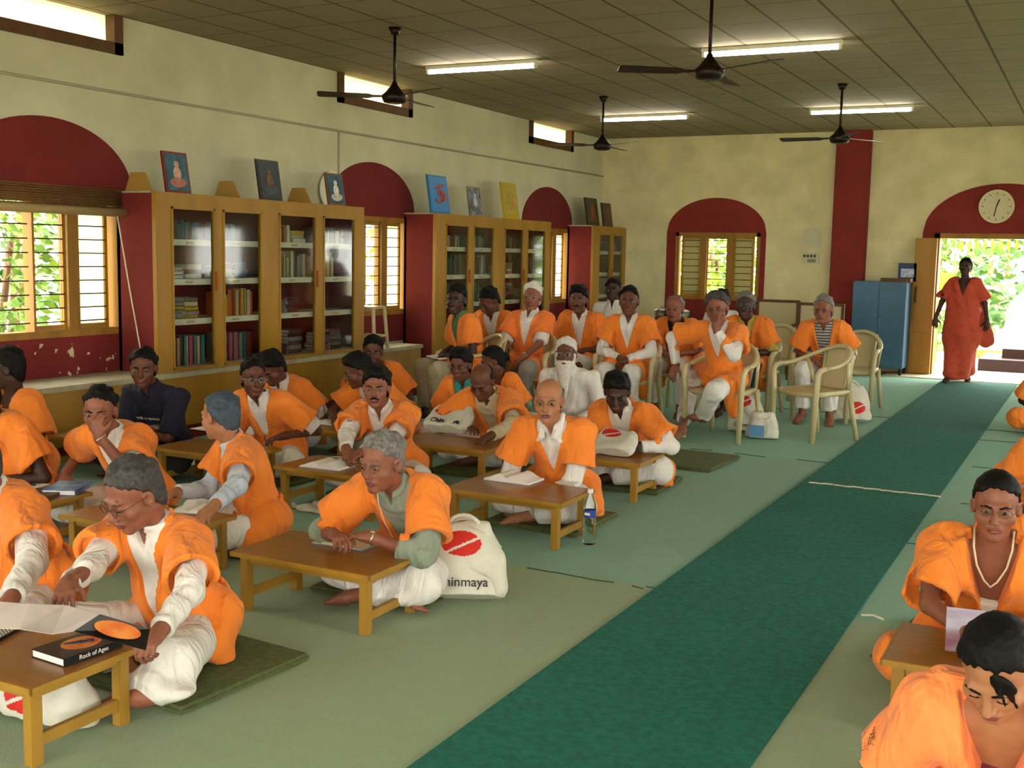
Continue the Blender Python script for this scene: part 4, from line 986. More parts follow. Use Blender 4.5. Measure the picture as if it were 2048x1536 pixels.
# ================================================================ low desks
mat('desk_top', '8a5a1c', .32, noise=.14, nscale=5, stretch=(1, 5, 1), spec=.5); mat('desk_wood', '9c7528', .45, noise=.12, nscale=8, stretch=(1, 1, .3)); mat('desk_edge', 'a07828', .4, noise=.1)
DW, DD, DH = .75, .45, .27
def make_desk():
    d = empty('low_desk', (0, 0, 0)); tp = bx('tabletop', (-DW / 2 + .006, -DD / 2 + .006, DH - .019), (DW / 2 - .006, DD / 2 - .006, DH), MAT['desk_top'], d, bevel=.002)
    bm = bmesh.new()
    for q in (((-DW / 2, -DD / 2, DH - .022), (DW / 2, -DD / 2 + .006, DH - .001)), ((-DW / 2, DD / 2 - .006, DH - .022), (DW / 2, DD / 2, DH - .001)), ((-DW / 2, -DD / 2, DH - .022), (-DW / 2 + .006, DD / 2, DH - .001)), ((DW / 2 - .006, -DD / 2, DH - .022), (DW / 2, DD / 2, DH - .001))): box(bm, *q)
    link_bm('edge_band', bm, MAT['desk_edge'], tp)
    lx, ly, t = DW / 2 - .055, DD / 2 - .05, .021
    for sx in (-1, 1):
        for sy in (-1, 1): bx('leg', (sx * lx - t, sy * ly - t, 0), (sx * lx + t, sy * ly + t, DH - .022), MAT['desk_wood'], d, bevel=.003)
        bx('stretcher', (sx * lx - .011, -ly + t, .055), (sx * lx + .011, ly - t, .095), MAT['desk_wood'], d, bevel=.002)
        bx('apron', (sx * lx - .010, -ly + t, DH - .055), (sx * lx + .010, ly - t, DH - .022), MAT['desk_wood'], d)
    for sy in (-1, 1): bx('apron', (-lx + t, sy * ly - .010, DH - .055), (lx - t, sy * ly + .010, DH - .022), MAT['desk_wood'], d)
    return d
desk0 = make_desk()
# name: (right edge x, front edge y, label)
DESKS = {'A': (-2.762, 2.21, 'low wooden desk cut off at the lower left, under the black book'),
 'B': (-2.575, 3.715, 'low wooden desk in the foreground centre with an open booklet'),
 'C': (-3.755, 3.80, 'low wooden desk behind the reading man in glasses, in front of the man turned away'),
 'H': (-4.765, 3.80, 'low wooden desk at the left edge carrying blue and brown books'),
 'P': (-3.90, 2.21, 'low wooden desk outside the left edge of the photo'),
 'I': (-5.80, 5.40, 'low wooden desk in front of the man in the navy shirt'),
 'J': (-4.80, 5.44, 'low wooden desk in front of the balding man in glasses'),
 'D': (-3.70, 5.37, 'low wooden desk with an open notebook before the man with a moustache'),
 'F': (-2.48, 5.37, 'low wooden desk with a notebook beside the water bottle'),
 'K': (-4.86, 6.66, 'low wooden desk in front of the man in profile looking down'),
 'E': (-3.60, 6.55, 'low wooden desk carrying a white cloth bag, under the bald writing man'),
 'G': (-2.545, 6.70, 'low wooden desk carrying a white bag by the young man bending his head'),
 'R': (-.565 + .75, 3.81, 'low wooden desk on the right side in front of the woman in glasses')}
DP = {}
for i, (k, (xr, yf, l)) in enumerate(DESKS.items()):
    if k == 'P': continue
    d = desk0 if not DP else copy_tree(desk0); d.location = (xr - DW / 2, yf + DD / 2, 0); tag(d, l, 'desk', 'low wooden desks'); DP[k] = (xr - DW / 2, yf + DD / 2)
# ================================================================ floor mats
def mat_at(x, y, w, d, rz, label, name='sitting_mat'):
    bm = bmesh.new(); box(bm, (-w / 2, -d / 2, 0), (w / 2, d / 2, .03)); bmesh.ops.bevel(bm, geom=bm.edges[:], offset=.012, segments=3, affect='EDGES')
    o = link_bm(name, bm, MAT['mat_olive']); o.location = (x, y, .001 if x < -1.8 else .001); o.rotation_euler = (0, 0, rz); tag(o, label, 'mat', 'olive sitting mats')
mat_at(-2.97, 3.10, .62, .66, R_(-4), 'olive mat under the reading man in the foreground'); mat_at(-2.90, 4.42, .62, .6, R_(3), 'olive mat under the grey haired man in the foreground centre')
mat_at(-3.98, 4.62, .6, .55, R_(2), 'olive mat under the man turned away from the camera'); mat_at(-2.83, 6.0, .62, .62, 0, 'olive mat under the bald man behind the water bottle')
mat_at(-2.85, 7.30, .62, .62, R_(3), 'olive mat under the young man bending his head'); mat_at(-2.82, 8.36, .72, .72, R_(-2), 'empty olive mat on the floor beside the seated row')
mat_at(-3.95, 7.15, .6, .6, 0, 'olive mat under the bald writing man'); mat_at(-4.1, 6.10, .6, .55, 0, 'olive mat under the man with a moustache'); mat_at(-5.05, 6.12, .6, .5, 0, 'olive mat under the balding man in glasses')
mat_at(-.25, 4.80, .85, .66, R_(-8), 'olive mat under the woman in glasses on the right')
# ================================================================ plastic chairs
mat('chair_plastic', 'bdb083', .3, spec=.5)
def make_chair():
    c = empty('plastic_armchair', (0, 0, 0)); m_ = MAT['chair_plastic']      # faces +Y
    def sheet(name, fn, nu, nv, th, par):
        bm = bmesh.new(); g_ = [[bm.verts.new(fn(u / nu, v / nv)) for v in range(nv + 1)] for u in range(nu + 1)]
        for i in range(nu):
            for j in range(nv): bm.faces.new((g_[i][j], g_[i + 1][j], g_[i + 1][j + 1], g_[i][j + 1]))
        o = link_bm(name, bm, m_, par, smooth=True); s_ = o.modifiers.new('thickness', 'SOLIDIFY'); s_.thickness = th; s_.offset = 0; return o
    sheet('seat', lambda u, v: ((u - .5) * (.46 - .05 * (1 - v)), -.20 + .43 * v, .435 - .018 * math.sin(math.pi * u) * math.sin(math.pi * min(v * 1.1, 1)) - .02 * max(0, v - .85) / .15 + .0), 14, 14, .012, c)
    bm = bmesh.new()
    tube(bm, [(x, y, z) for x, y, z in [(-.205, -.20, .43), (-.225, 0, .425), (-.235, .19, .42), (-.20, .232, .415), (0, .238, .408), (.20, .232, .415), (.235, .19, .42), (.225, 0, .425), (.205, -.20, .43)]], .018, 8, flat=1.4)
    link_bm('seat_rim', bm, m_, c)
    # back: panel between side openings
    sheet('backrest', lambda u, v: ((u - .5) * (.27 + .06 * v), -.20 - .075 * v - .035 * (1 - (2 * u - 1) ** 2) * v, .43 + .375 * v - .02 * (2 * u - 1) ** 2 * v), 12, 12, .008, c)
    # hoop: front leg, arm, back top, arm, front leg
    hoop = []
    for t in np.linspace(0, math.pi, 25):
        x = .285 * math.cos(t); k = math.sin(t); y = .16 - .46 * k ** .8; z = .655 + .17 * k ** 1.6 if k > 0 else .655; hoop.append((x, y, z))
    bm = bmesh.new(); tube(bm, hoop, .024, 8, flat=.7, rs=[.026] * 25); link_bm('top_rail', bm, m_, c)
    for s_ in (-1, 1):
        bm = bmesh.new(); tube(bm, [(s_ * .285, .16, .655), (s_ * .287, .225, .64), (s_ * .282, .25, .60), (s_ * .268, .245, .42), (s_ * .262, .262, 0)], .02, 8, rs=[.026, .027, .027, .027, .024]); link_bm('leg', bm, m_, c)
        bm = bmesh.new(); tube(bm, [(s_ * .215, -.20, .43), (s_ * .245, -.285, 0)], .022, 8, rs=[.026, .02]); link_bm('leg', bm, m_, c)
        bm = bmesh.new(); tube(bm, [(s_ * .135, -.20, .44), (s_ * .17, -.27, .80)], .014, 8); tube(bm, [(s_ * .205, -.20, .43), (s_ * .255, -.13, .70)], .014, 8, flat=1.5); link_bm('back_strut', bm, m_, c)
        bm = bmesh.new()
        for q in range(2): tube(bm, [(s_ * .262, .22 - .0 * q, .43), (s_ * .23, .10, .43)], .012, 6)
        link_bm('brace', bm, m_, c)
    return c
ch0 = make_chair(); CH = []
def chair(x, y, yaw, label):
    c = ch0 if not CH else copy_tree(ch0); CH.append(c); c.location = (x, y, 0); c.rotation_euler = (0, 0, yaw); tag(c, label, 'chair', 'cream plastic armchairs'); return c
# ================================================================ paper goods
def open_book(x, y, z, rz, w, d, label, name='open_notebook', cover='book_grey', rise=.012, cat='notebook', page='paper', parts=True):
    o = empty(name, (x, y, z), rz, label, cat)
    for s_ in (-1, 1):
        bm = bmesh.new(); N = 8; top = []; bot = []
        for k in range(N + 1):
            u = k / N; h = rise * (1.6 * math.sin(math.pi * min(u * 1.15, 1)) * (1 - u) + .25 + .5 * (1 - u))
            top.append([bm.verts.new((s_ * u * w, v * d / 2, h + .004)) for v in (-1, 1)]); bot.append([bm.verts.new((s_ * u * w, v * d / 2, .003)) for v in (-1, 1)])
        for k in range(N):
            bm.faces.new((top[k][0], top[k + 1][0], top[k + 1][1], top[k][1])); bm.faces.new((bot[k][0], bot[k][1], bot[k + 1][1], bot[k + 1][0]))
            for v in (0, 1): bm.faces.new((top[k][v], bot[k][v], bot[k + 1][v], top[k + 1][v]))
        bm.faces.new((top[N][0], bot[N][0], bot[N][1], top[N][1]))
        link_bm('page_block', bm, MAT[page], o)
    bx('cover', (-w - .004, -d / 2 - .004, 0), (w + .004, d / 2 + .004, .003), MAT[cover], o)
    return o
mat('paper_white', 'e2dfd8', .7); mat('lilac', 'b9b4c8', .7); mat('ink', '23202a', .6); mat('red_print', 'c8281c', .7); mat('cloth_white', 'cfcdbd', .9, noise=.06, nscale=12, bump=.25, bscale=60); mat('pen', '26262c', .3); mat('blue_cover', '2a5f93', .4, noise=.4, nscale=14, col2='6f9cc0'); mat('black_cover', '141212', .35); mat('orange_print', 'c85a22', .5, noise=.4, nscale=18, col2='d98a3a')
def closed_book(x, y, z, rz, w, d, t, cover, label, name='book', cat='book'):
    o = empty(name, (x, y, z), rz, label, cat)
    bm = bmesh.new(); box(bm, (-w / 2, -d / 2, 0), (w / 2, d / 2, .003)); box(bm, (-w / 2, -d / 2, t - .003), (w / 2, d / 2, t)); box(bm, (w / 2 - .004, -d / 2, .003), (w / 2, d / 2, t - .003))
    link_bm('cover', bm, MAT[cover], o); bx('page_block', (-w / 2 + .004, -d / 2 + .003, .003), (w / 2 - .004, d / 2 - .003, t - .003), MAT['paper_white'], o); return o
def text(body, size, M, m_, parent, name='lettering', ext=.0006):
    cu = bpy.data.curves.new(name, 'FONT'); cu.body = body; cu.size = size; cu.extrude = ext; cu.align_x = 'CENTER'; cu.materials.append(m_)
    o = bpy.data.objects.new(name, cu); SC.objects.link(o)
    dg = bpy.context.evaluated_depsgraph_get(); me = bpy.data.meshes.new_from_object(o.evaluated_get(dg)); bpy.data.objects.remove(o)
    o = bpy.data.objects.new(name, me); SC.objects.link(o); o.parent = parent; o.matrix_basis = M; return o
TZ = DH + .001
# foreground black book with the sun-disc picture
x, y = at(155, 1293, DH + .02)[:2]
bk = closed_book(x, y, TZ, R_(-4), .165, .225, .028, 'black_cover', 'thick black book with an orange disc on its cover, on the foreground desk')
bm = bmesh.new(); prism(bm, [(.055 * math.cos(t), .015 + .068 * math.sin(t)) for t in np.linspace(0, 2 * math.pi, 33)[:-1]], .0282, .029, axis=2); link_bm('cover_disc', bm, MAT['orange_print'], bk)
bm = bmesh.new(); tube(bm, [(-.03, -.03, .0292), (0, .015, .0292), (.012, .04, .0292)], .006, 6, rs=[.003, .008, .004]); tube(bm, [(.005, .03, .0292), (.02, .05, .0292)], .007, 6); link_bm('cover_figure', bm, MAT['ink'], bk)
text('Rock of Ages', .021, Matrix.Translation((.0832, 0, .009)) @ Matrix.Rotation(math.pi / 2, 4, 'Z') @ Matrix.Rotation(math.pi / 2, 4, 'X'), MAT['paper_white'], bk, 'spine_lettering')
# spiral / checked pads on the same desk
x, y = at(8, 1262, DH)[:2]; cp = closed_book(x - .05, y, TZ, R_(18), .2, .28, .012, 'black_cover', 'black and white checked pad at the left edge of the foreground desk', 'writing_pad', 'pad')
cm = mat('checked', 'c9c6bd', .6); nt = cm.node_tree; ck_ = nt.nodes.new('ShaderNodeTexChecker'); ck_.inputs['Scale'].default_value = 130; ck_.inputs[1].default_value = srgb('d0cdc4'); ck_.inputs[2].default_value = srgb('23211f')
tcn = nt.nodes.new('ShaderNodeTexCoord'); nt.links.new(tcn.outputs['Object'], ck_.inputs['Vector']); nt.links.new(ck_.outputs[0], nt.nodes['Principled BSDF'].inputs['Base Color'])
bx('cover_pattern', (-.097, -.135, .0125), (.097, .135, .013), cm, cp)
# booklets and notebooks on desks
x, y = at(690, 1088, DH)[:2]; ob = open_book(x, y, TZ, R_(2), .135, .13, 'small cream folded booklet lying open on the foreground centre desk', 'booklet', 'blue_cover', .008, 'booklet', 'book_cream')
x, y = at(655, 933, DH)[:2]; open_book(x, y, TZ, R_(3), .14, .19, 'open notebook on the desk of the man with a moustache', cover='lilac', rise=.022, page='paper_white')
x, y = at(1028, 960, DH)[:2]; open_book(x, y, TZ, R_(-2), .15, .19, 'open notebook with lilac cover on the bald man\'s desk by the bottle', cover='lilac', rise=.026, page='paper_white')
x, y = at(1140, 968, DH)[:2]; tag(bx('paper_sheet', (x - .09, y - .02, TZ), (x + .03, y + .07, TZ + .002), MAT['paper_white']), 'white paper under the sleeve at the right end of the bald man\'s desk', 'paper')
x, y = at(650, 847, DH)[:2]; open_book(x, y, TZ, R_(5), .11, .15, 'open notebook in front of the man in profile writing', cover='book_grey', rise=.012, page='paper_white')
x, y = at(388, 1022, DH)[:2]; open_book(x, y, TZ, R_(20), .10, .14, 'small open pad at the right end of the desk behind the reading man', cover='book_grey', rise=.012, page='paper_white')
x, y = at(410, 867, DH)[:2]; tag(bx('paper_sheet', (-.10, -.1, 0), (.10, .1, .004), MAT['paper_white'], M=Matrix.Translation((x + .0, y + .05, .30))), 'white paper beside the man in the navy shirt', 'paper')
x, y = at(140, 975, DH + .02)[:2]; closed_book(x - .02, y, TZ, R_(28), .18, .25, .028, 'blue_cover', 'thick blue book at the right end of the left edge desk')
x, y = at(75, 993, DH)[:2]; b2 = closed_book(x, y, TZ, R_(20), .2, .22, .018, 'book_brown', 'brown book on the left edge desk below the blue one'); 
x, y = at(40, 972, DH)[:2]; tag(bx('paper_sheet', (-.13, -.09, 0), (.13, .09, .004), MAT['paper_white'], M=Matrix.Translation((x, y, TZ)) @ Matrix.Rotation(R_(10), 4, 'Z')), 'white paper with a pen on the left edge desk', 'paper')
bm = bmesh.new(); tube(bm, [(x - .06, y - .02, TZ + .010), (x + .09, y + .03, TZ + .010)], .005, 8); tag(link_bm('pen', bm, MAT['pen']), 'dark pen on white paper at the left edge desk', 'pen')
# ================================================================ cloth bags with red disc print
def bag(loc, rz, w, h, d, label, lean=0, seed=1, disc=(0, .12, .42), txt=None, lie=False, handles=True):
    o = empty('cloth_bag', loc, rz, label, 'bag'); G = Grid((-w, -d - .06, -.02), (w, d + .06, h * 1.3), .005)
    hw = w / 2
    G.ell((0, 0, h * .42), (hw * 1.05, d * .55, h * .62)); G.cone((-hw * .75, 0, .03), (hw * .75, 0, .03), d * .42, d * .42, k=.05)
    G.cone((-hw * .85, 0, .05), (-hw * .65, 0, h * .85), d * .22, d * .14, k=.05); G.cone((hw * .85, 0, .05), (hw * .6, 0, h * .9), d * .22, d * .14, k=.05); G.cone((-hw * .6, 0, h * .9), (hw * .6, 0, h * .92), d * .14, d * .12, k=.04)
    G.folds(.007, 45, 14, seed); X, Y, Z = G.all(); G.clip(.0 - Z + 0 * X + 0 * Y)
    V, Q = G.mesh(); L = rot(0, lean)
    fl = lambda P: P @ L.T
    C = V[Q].mean(1); dx, dr, dz = disc
    rr = ((C[:, 0] - dx * w) / (dr * 1.5)) ** 2 + ((C[:, 2] - dz * h * 1.05) / dr) ** 2
    gap = np.abs((C[:, 0] - dx * w) * .5 - (C[:, 2] - dz * h)) < .007
    mi = ((rr < 1) & (C[:, 1] < 0) & ~gap).astype(int)
    W2 = fl(V); W2[:, 2] -= min(0, W2[:, 2].min()) - .001
    s_ = quadmesh('sack', W2, Q, [MAT['cloth_white'], MAT['red_print']], o, mi)
    zs = .001 - min(0, fl(V)[:, 2].min())
    if handles:
        bm = bmesh.new()
        for yy in (-.02, .02):
            pts = [np.array((hw * .45 * math.cos(t) + .0, yy * 2, h * .88 + h * .22 * math.sin(t))) for t in np.linspace(0, math.pi, 11)]
            pts = [np.array(rot(0, lean) @ p) + [0, 0, zs] for p in pts]; tube(bm, pts, .011, 6, flat=.4)
        link_bm('handle', bm, MAT['cloth_white'], o)
    if txt:
        M = Matrix.Translation((0, 0, zs)) @ Matrix.Rotation(lean, 4, 'X') @ Matrix.Translation((0, -d * .62, h * .10)) @ Matrix.Rotation(math.pi / 2, 4, 'X')
        text(txt, w * .17, M, MAT['ink'], o, 'bag_lettering', .004)
    return o
p = at(893, 1218); bag((p[0] + .02, p[1] + .10, .0), R_(28), .36, .34, .14, 'white cloth bag with a red print and handles beside the grey haired man', lean=-.45, seed=2, disc=(-.02, .062, .66), txt='Chinmaya')
p = at(1488, 868); bag((p[0] - .02, p[1] + .10, 0), R_(12), .30, .36, .12, 'white cloth bag with a red print standing at the chair legs', lean=-.2, seed=4, disc=(-.12, .055, .72), txt='Chinmaya', handles=False)
p = at(1515, 878); pb = bag((p[0] + .03, p[1] + .05, 0), R_(10), .22, .22, .14, 'crumpled white plastic bag with a blue patch in front of the cloth bag', lean=-.1, seed=7, disc=(0, .001, .1), handles=False)
bx('blue_patch', (-.11, -.115, .03), (.02, -.10, .13), mat('blue_patch', '4f83ad', .5), pb)
p = at(1690, 848); bag((p[0] + .04, p[1] + .12, 0), R_(25), .34, .36, .14, 'white cloth bag with a red print leaning by the right hand chair', lean=-.35, seed=9, disc=(.1, .06, .3), handles=True)
p = at(110, 1462); bag((p[0] - .10, p[1] + .05, 0), R_(3), .33, .15, .17, 'white cloth bag with red print slumped under the foreground desk', lean=-.15, seed=11, disc=(-.08, .055, .5), handles=True)
p = at(880, 868, DH); bag((p[0] + .02, p[1] + .02, TZ), R_(3), .36, .26, .07, 'white cloth bag with a red print lying on the writing man\'s desk', lean=-1.0, seed=13, disc=(-.18, .05, .62), handles=False, txt='Chinmaya')
p = at(1218, 915, DH); bag((p[0], p[1] + .03, TZ), R_(3), .28, .22, .06, 'white cloth bag with a red print lying on the desk of the young man', lean=-1.0, seed=15, disc=(-.15, .045, .7), handles=False)
# papers, cloth on the floor
p = at(630, 1020); G = Grid((-.2, -.15, -.01), (.2, .15, .1), .008); G.ell((0, 0, .005), (.16, .09, .03)); G.ell((.08, .03, .01), (.07, .06, .035), k=.02); G.folds(.012, 60, 20, 3); X, Y, Z = G.all(); G.clip(-Z + 0 * X + 0 * Y)
V, Q = G.mesh(); o = quadmesh('crumpled_cloth', V, Q, MAT['cloth_white']); o.location = (p[0], p[1], .001); tag(o, 'crumpled white cloth on the floor beside the moustached man\'s desk', 'cloth')
# bottle
mat('bottle_plastic', 'eef4f4', .05, trans=1); MAT['bottle_plastic'].node_tree.nodes['Principled BSDF'].inputs['IOR'].default_value = 1.15
p = at(1178, 1088); bt = empty('water_bottle', (p[0], p[1], 0), 0, 'clear plastic water bottle with a blue label on the floor', 'bottle')
prof = [(.030, 0), (.036, .006), (.036, .03), (.0335, .036), (.036, .042), (.036, .065), (.0335, .07), (.036, .075), (.036, .10), (.0335, .105), (.036, .11), (.036, .145), (.034, .15), (.034, .20), (.036, .205), (.033, .235), (.022, .265), (.0145, .28), (.0145, .292)]
bm = bmesh.new(); tube(bm, [(0, 0, z) for r_, z in prof], .03, 24, rs=[r_ for r_, z in prof]); link_bm('bottle_body', bm, MAT['bottle_plastic'], bt)
bm = bmesh.new(); tube(bm, [(0, 0, .290), (0, 0, .312)], .0165, 20); link_bm('cap', bm, MAT['paper_white'], bt)
bm = bmesh.new(); tube(bm, [(0, 0, .155), (0, 0, .197)], .0352, 24, caps=False); link_bm('bottle_label', bm, mat('label_blue', '2c3f8c', .4), bt)
bm = bmesh.new(); box(bm, (-.016, -.0362, .170), (.016, -.0352, .184)); link_bm('label_band', bm, MAT['paper_white'], bt)
# stool on the bench
st = empty('plastic_stool', (XW + .33, 9.85, .572), R_(8), 'cream plastic stool standing on the stone bench below the second window', 'stool')
bx('seat', (-.15, -.15, .42), (.15, .15, .445), MAT['chair_plastic'], st, bevel=.01)
for sx in (-1, 1):
    for sy in (-1, 1): bm = bmesh.new(); tube(bm, [(sx * .13, sy * .13, .43), (sx * .16, sy * .16, 0)], .02, 8); link_bm('leg', bm, MAT['chair_plastic'], st)
bm = bmesh.new()
for a_, b_ in (((-1, -1), (1, -1)), ((1, -1), (1, 1)), ((1, 1), (-1, 1)), ((-1, 1), (-1, -1))): tube(bm, [(a_[0] * .15, a_[1] * .15, .13), (b_[0] * .15, b_[1] * .15, .13)], .014, 6)
link_bm('rail', bm, MAT['chair_plastic'], st)
# steel pots behind the chairs on a small table
tb = empty('side_table', (-5.05, 14.2, 0), 0, 'small dark table behind the seated rows holding steel pots', 'table')
bx('tabletop', (-.35, -.25, .72), (.35, .25, .75), MAT['dark_wood'], tb)
for sx in (-.3, .3):
    for sy in (-.2, .2): bx('leg', (sx - .02, sy - .02, 0), (sx + .02, sy + .02, .72), MAT['dark_wood'], tb)
for dx, r1, l in ((-.12, .09, 'small steel pot on the table behind the seated rows'), (.12, .15, 'wide steel bowl with a lid on the table behind the seated rows')):
    q = empty('steel_pot', (-5.05 + dx, 14.1 + abs(dx), .751), 0, l, 'pot'); bm = bmesh.new(); tube(bm, [(0, 0, z) for z in (0, .02, .08, .13, .14)], .1, 24, rs=[r1 * .6, r1 * .9, r1, r1, r1 * 1.1]); link_bm('pot_body', bm, MAT['steel'], q)
    bm = bmesh.new(); tube(bm, [(0, 0, .142), (0, 0, .165)], .1, 24, rs=[r1, r1 * .5]); tube(bm, [(0, 0, .165), (0, 0, .19)], .02, 12); link_bm('lid', bm, MAT['steel'], q)
# two wooden framed armchairs against the far wall
def wood_chair(x, y, label):
    c = empty('wooden_armchair', (x, y, 0), 0, label, 'chair', None); m_ = MAT['dark_wood']
    for sx in (-.29, .29):
        bx('leg', (sx - .02, .25, 0), (sx + .02, .29, 1.02), m_, c); bx('leg', (sx - .02, -.25, 0), (sx + .02, -.21, .66), m_, c); bx('armrest', (sx - .03, -.27, .66), (sx + .03, .25, .69), m_, c)
    bx('seat', (-.27, -.24, .40), (.27, .25, .45), m_, c); bx('back_frame', (-.27, .255, .98), (.27, .285, 1.02), m_, c); bx('back_frame', (-.27, .255, .5), (.27, .285, .54), m_, c)
    bx('back_cushion', (-.27, .262, .54), (.27, .276, .98), MAT['book_cream'], c)
wood_chair(-4.05, 15.7, 'dark framed wooden armchair under the right side of the far window'); wood_chair(-3.30, 15.05, 'dark framed wooden armchair in front of the red column')
# ================================================================ outside
mat('ground_sun', '9a8f70', .9, noise=.15, nscale=2); mat('porch_floor', 'b9b0a8', .6, noise=.05, nscale=4); mat('white_building', 'e8e2d2', .9, noise=.04, nscale=1); mat('leaf_green', '3f6a22', .6, noise=.4, nscale=3, col2='7c9c3a'); mat('leaf_dark', '24451c', .6, noise=.4, nscale=3, col2='4f7a2c'); mat('leaf_pale', '8fae4a', .6, noise=.3, nscale=3)
mat('step_maroon', '240c10', .6); mat('red_hedge', '8a3a2a', .8, noise=.5, nscale=30, col2='5f7a2a'); mat('tent_white', 'efece4', .8)
struct(bx('ground', (-60, -30, -.4), (40, 60, -.25), MAT['ground_sun']))
struct(bx('trim_10', (-8, YF + .26, -.25), (5, 21.5, -.02), MAT['porch_floor']))
for a, b_, l in (((-15.5, 2, -.25), (-15.2, 34, 7), 'long white boundary building outside the left windows'),): 
    e = empty('white_building', (0, 0, 0), 0, l, 'building'); bx('wall', a, b_, MAT['white_building'], e); bx('coping', (a[0] - .1, a[1], 6.9), (b_[0] + .15, b_[1], 7.1), MAT['stone_top'], e)
def shrub(x, y, r, h, label, m_, n=700, seed=1, size=.09, z0=-.25, droop=.3, name='shrub'):
    rs = np.random.RandomState(seed); o = empty(name, (x, y, z0), 0, label, 'tree' if name == 'tree' else 'shrub')
    th = rs.uniform(0, 2 * math.pi, n); rr = r * rs.uniform(.2, 1, n) ** .6; zz = h * rs.uniform(.08, 1, n); rr *= np.sqrt(np.clip(1.15 - (zz / h - .45) ** 2 * 2.2, .1, 1))
    V = []; 
    for k in range(n):
        c = np.array([rr[k] * math.cos(th[k]), rr[k] * math.sin(th[k]), zz[k]]); d = unit([math.cos(th[k]) + rs.normal() * .5, math.sin(th[k]) + rs.normal() * .5, rs.normal() * .5 - droop]); u = unit(np.cross(d, rs.normal(size=3))); L = size * rs.uniform(.7, 1.4)
        V += [c, c + d * L * .5 + u * L * .28, c + d * L, c + d * L * .5 - u * L * .28]
    quadmesh('foliage', np.array(V), np.arange(4 * n).reshape(n, 4), m_, o, smooth=False)
    bm = bmesh.new()
    for k in range(5): a = k * 1.3 + seed; tube(bm, [(0.05 * math.cos(a), .05 * math.sin(a), 0), (r * .4 * math.cos(a), r * .4 * math.sin(a), h * .75)], .015 + h * .006, 6)
    link_bm('stem', bm, MAT['dark_wood'], o); return o
shrub(-8.4, 6.3, .75, 2.5, 'leafy bush filling the nearest left window', MAT['leaf_green'], 1500, 3, .11)
shrub(-10.3, 8.0, .9, 3.0, 'darker bush behind the nearest left window', MAT['leaf_dark'], 1200, 5, .12)
shrub(-9.9, 5.4, .8, 2.8, 'bush at the left edge of the nearest window', MAT['leaf_green'], 1000, 6, .12)
shrub(-9.2, 12.2, .7, 3.2, 'bush seen through the second left window', MAT['leaf_pale'], 700, 7, .14)
shrub(-5.6, 18.6, .8, 2.6, 'palm like bush behind the middle pane of the far window', MAT['leaf_pale'], 900, 8, .22)
shrub(-7.3, 20.2, 1.4, 3.5, 'dark tree behind the far window', MAT['leaf_dark'], 900, 9, .2, name='tree')
shrub(-3.2, 21.8, 1.0, 2.6, 'bush outside the left side of the doorway', MAT['leaf_green'], 1000, 10, .16)
shrub(-3.4, 25.5, 1.7, 4.6, 'dark tree behind the walking woman', MAT['leaf_dark'], 1500, 11, .25, name='tree')
shrub(-.2, 29.5, 2.6, 5.5, 'large tree far beyond the doorway', MAT['leaf_dark'], 1200, 12, .3, name='tree')
# porch leaf garland, orange cloth, tent, hedge, steps
gl = empty('leaf_garland', (-1.2, 17.6, 0), 0, 'string of hanging mango leaves and tassels across the porch', 'garland'); bm = bmesh.new(); rnd = random.Random(2)
tube(bm, [(-1.0, 0, 1.95), (1.2, 0, 1.98)], .006, 6)
for k in range(16):
    x = -.62 + k * .105; V = [(x, 0, 1.94), (x + .035, .01, 1.86), (x, 0, 1.76 - rnd.uniform(0, .05)), (x - .035, -.01, 1.86)]; vs = [bm.verts.new(v) for v in V]; bm.faces.new(vs)
kid_ = link_bm('leaves', bm, MAT['leaf_pale'], gl); bm = bmesh.new()
for k in range(7):
    x = -.7 + k * .24; tube(bm, [(x, .02, 1.94), (x, .02, 1.45)], .008, 6)
    for z in (1.75, 1.6, 1.48): tube(bm, [(x, .02, z), (x, .02, z - .06)], .02, 8, rs=[.008, .035])
link_bm('tassels', bm, mat('palm_straw', 'b8a868', .8), gl)
lo_c = ony(1880, 545, 19); hi_c = ony(1903, 572, 19)
bm = bmesh.new(); prism(bm, [(lo_c[0] - .05, lo_c[2]), (hi_c[0], lo_c[2]), (hi_c[0] + .03, hi_c[2]), (lo_c[0] - .05, hi_c[2] - .03)], 19, 19.02, axis=1); tube(bm, [(lo_c[0], 19.05, lo_c[2] + .05), (lo_c[0], 19.05, -.02)], .015, 6); tag(link_bm('orange_cloth', bm, MAT['orange']), 'orange cloth hanging outside the left of the doorway', 'cloth')
te = empty('white_shrine', (0.1, 23.5, -.25), 0, 'bright white domed shrine with pointed fringe beyond the doorway', 'shrine')
bm = bmesh.new(); tube(bm, [(0, 0, z) for z in (0.35, .36, 1.1, 1.5, 1.75, 1.9, 2.0, 2.5, 2.55)], 1, 32, rs=[1.75, 1.72, 1.6, 1.25, .8, .55, .42, .38, .5]); link_bm('dome', bm, MAT['tent_white'], te)
bm = bmesh.new()
for k in range(14):
    a = 2 * math.pi * k / 14; tube(bm, [(.6 * math.cos(a), .6 * math.sin(a), 2.55), (.66 * math.cos(a), .66 * math.sin(a), 2.85)], .1, 6, rs=[.12, .01])
link_bm('fringe', bm, MAT['tent_white'], te)
bm = bmesh.new(); tube(bm, [(0, 0, 0), (0, 0, .35)], 1.95, 32); link_bm('plinth', bm, mat('pinkish', 'b88a78', .8), te)
hd = tag(bx('flower_bed', (-2.1, 20.6, -.25), (1.6, 21.1, .12), MAT['red_hedge']), 'low red and green flower bed across the yard', 'flower bed')
sp_ = empty('porch_step', (0, 0, 0), 0, 'dark maroon stone step outside the right of the doorway', 'step')
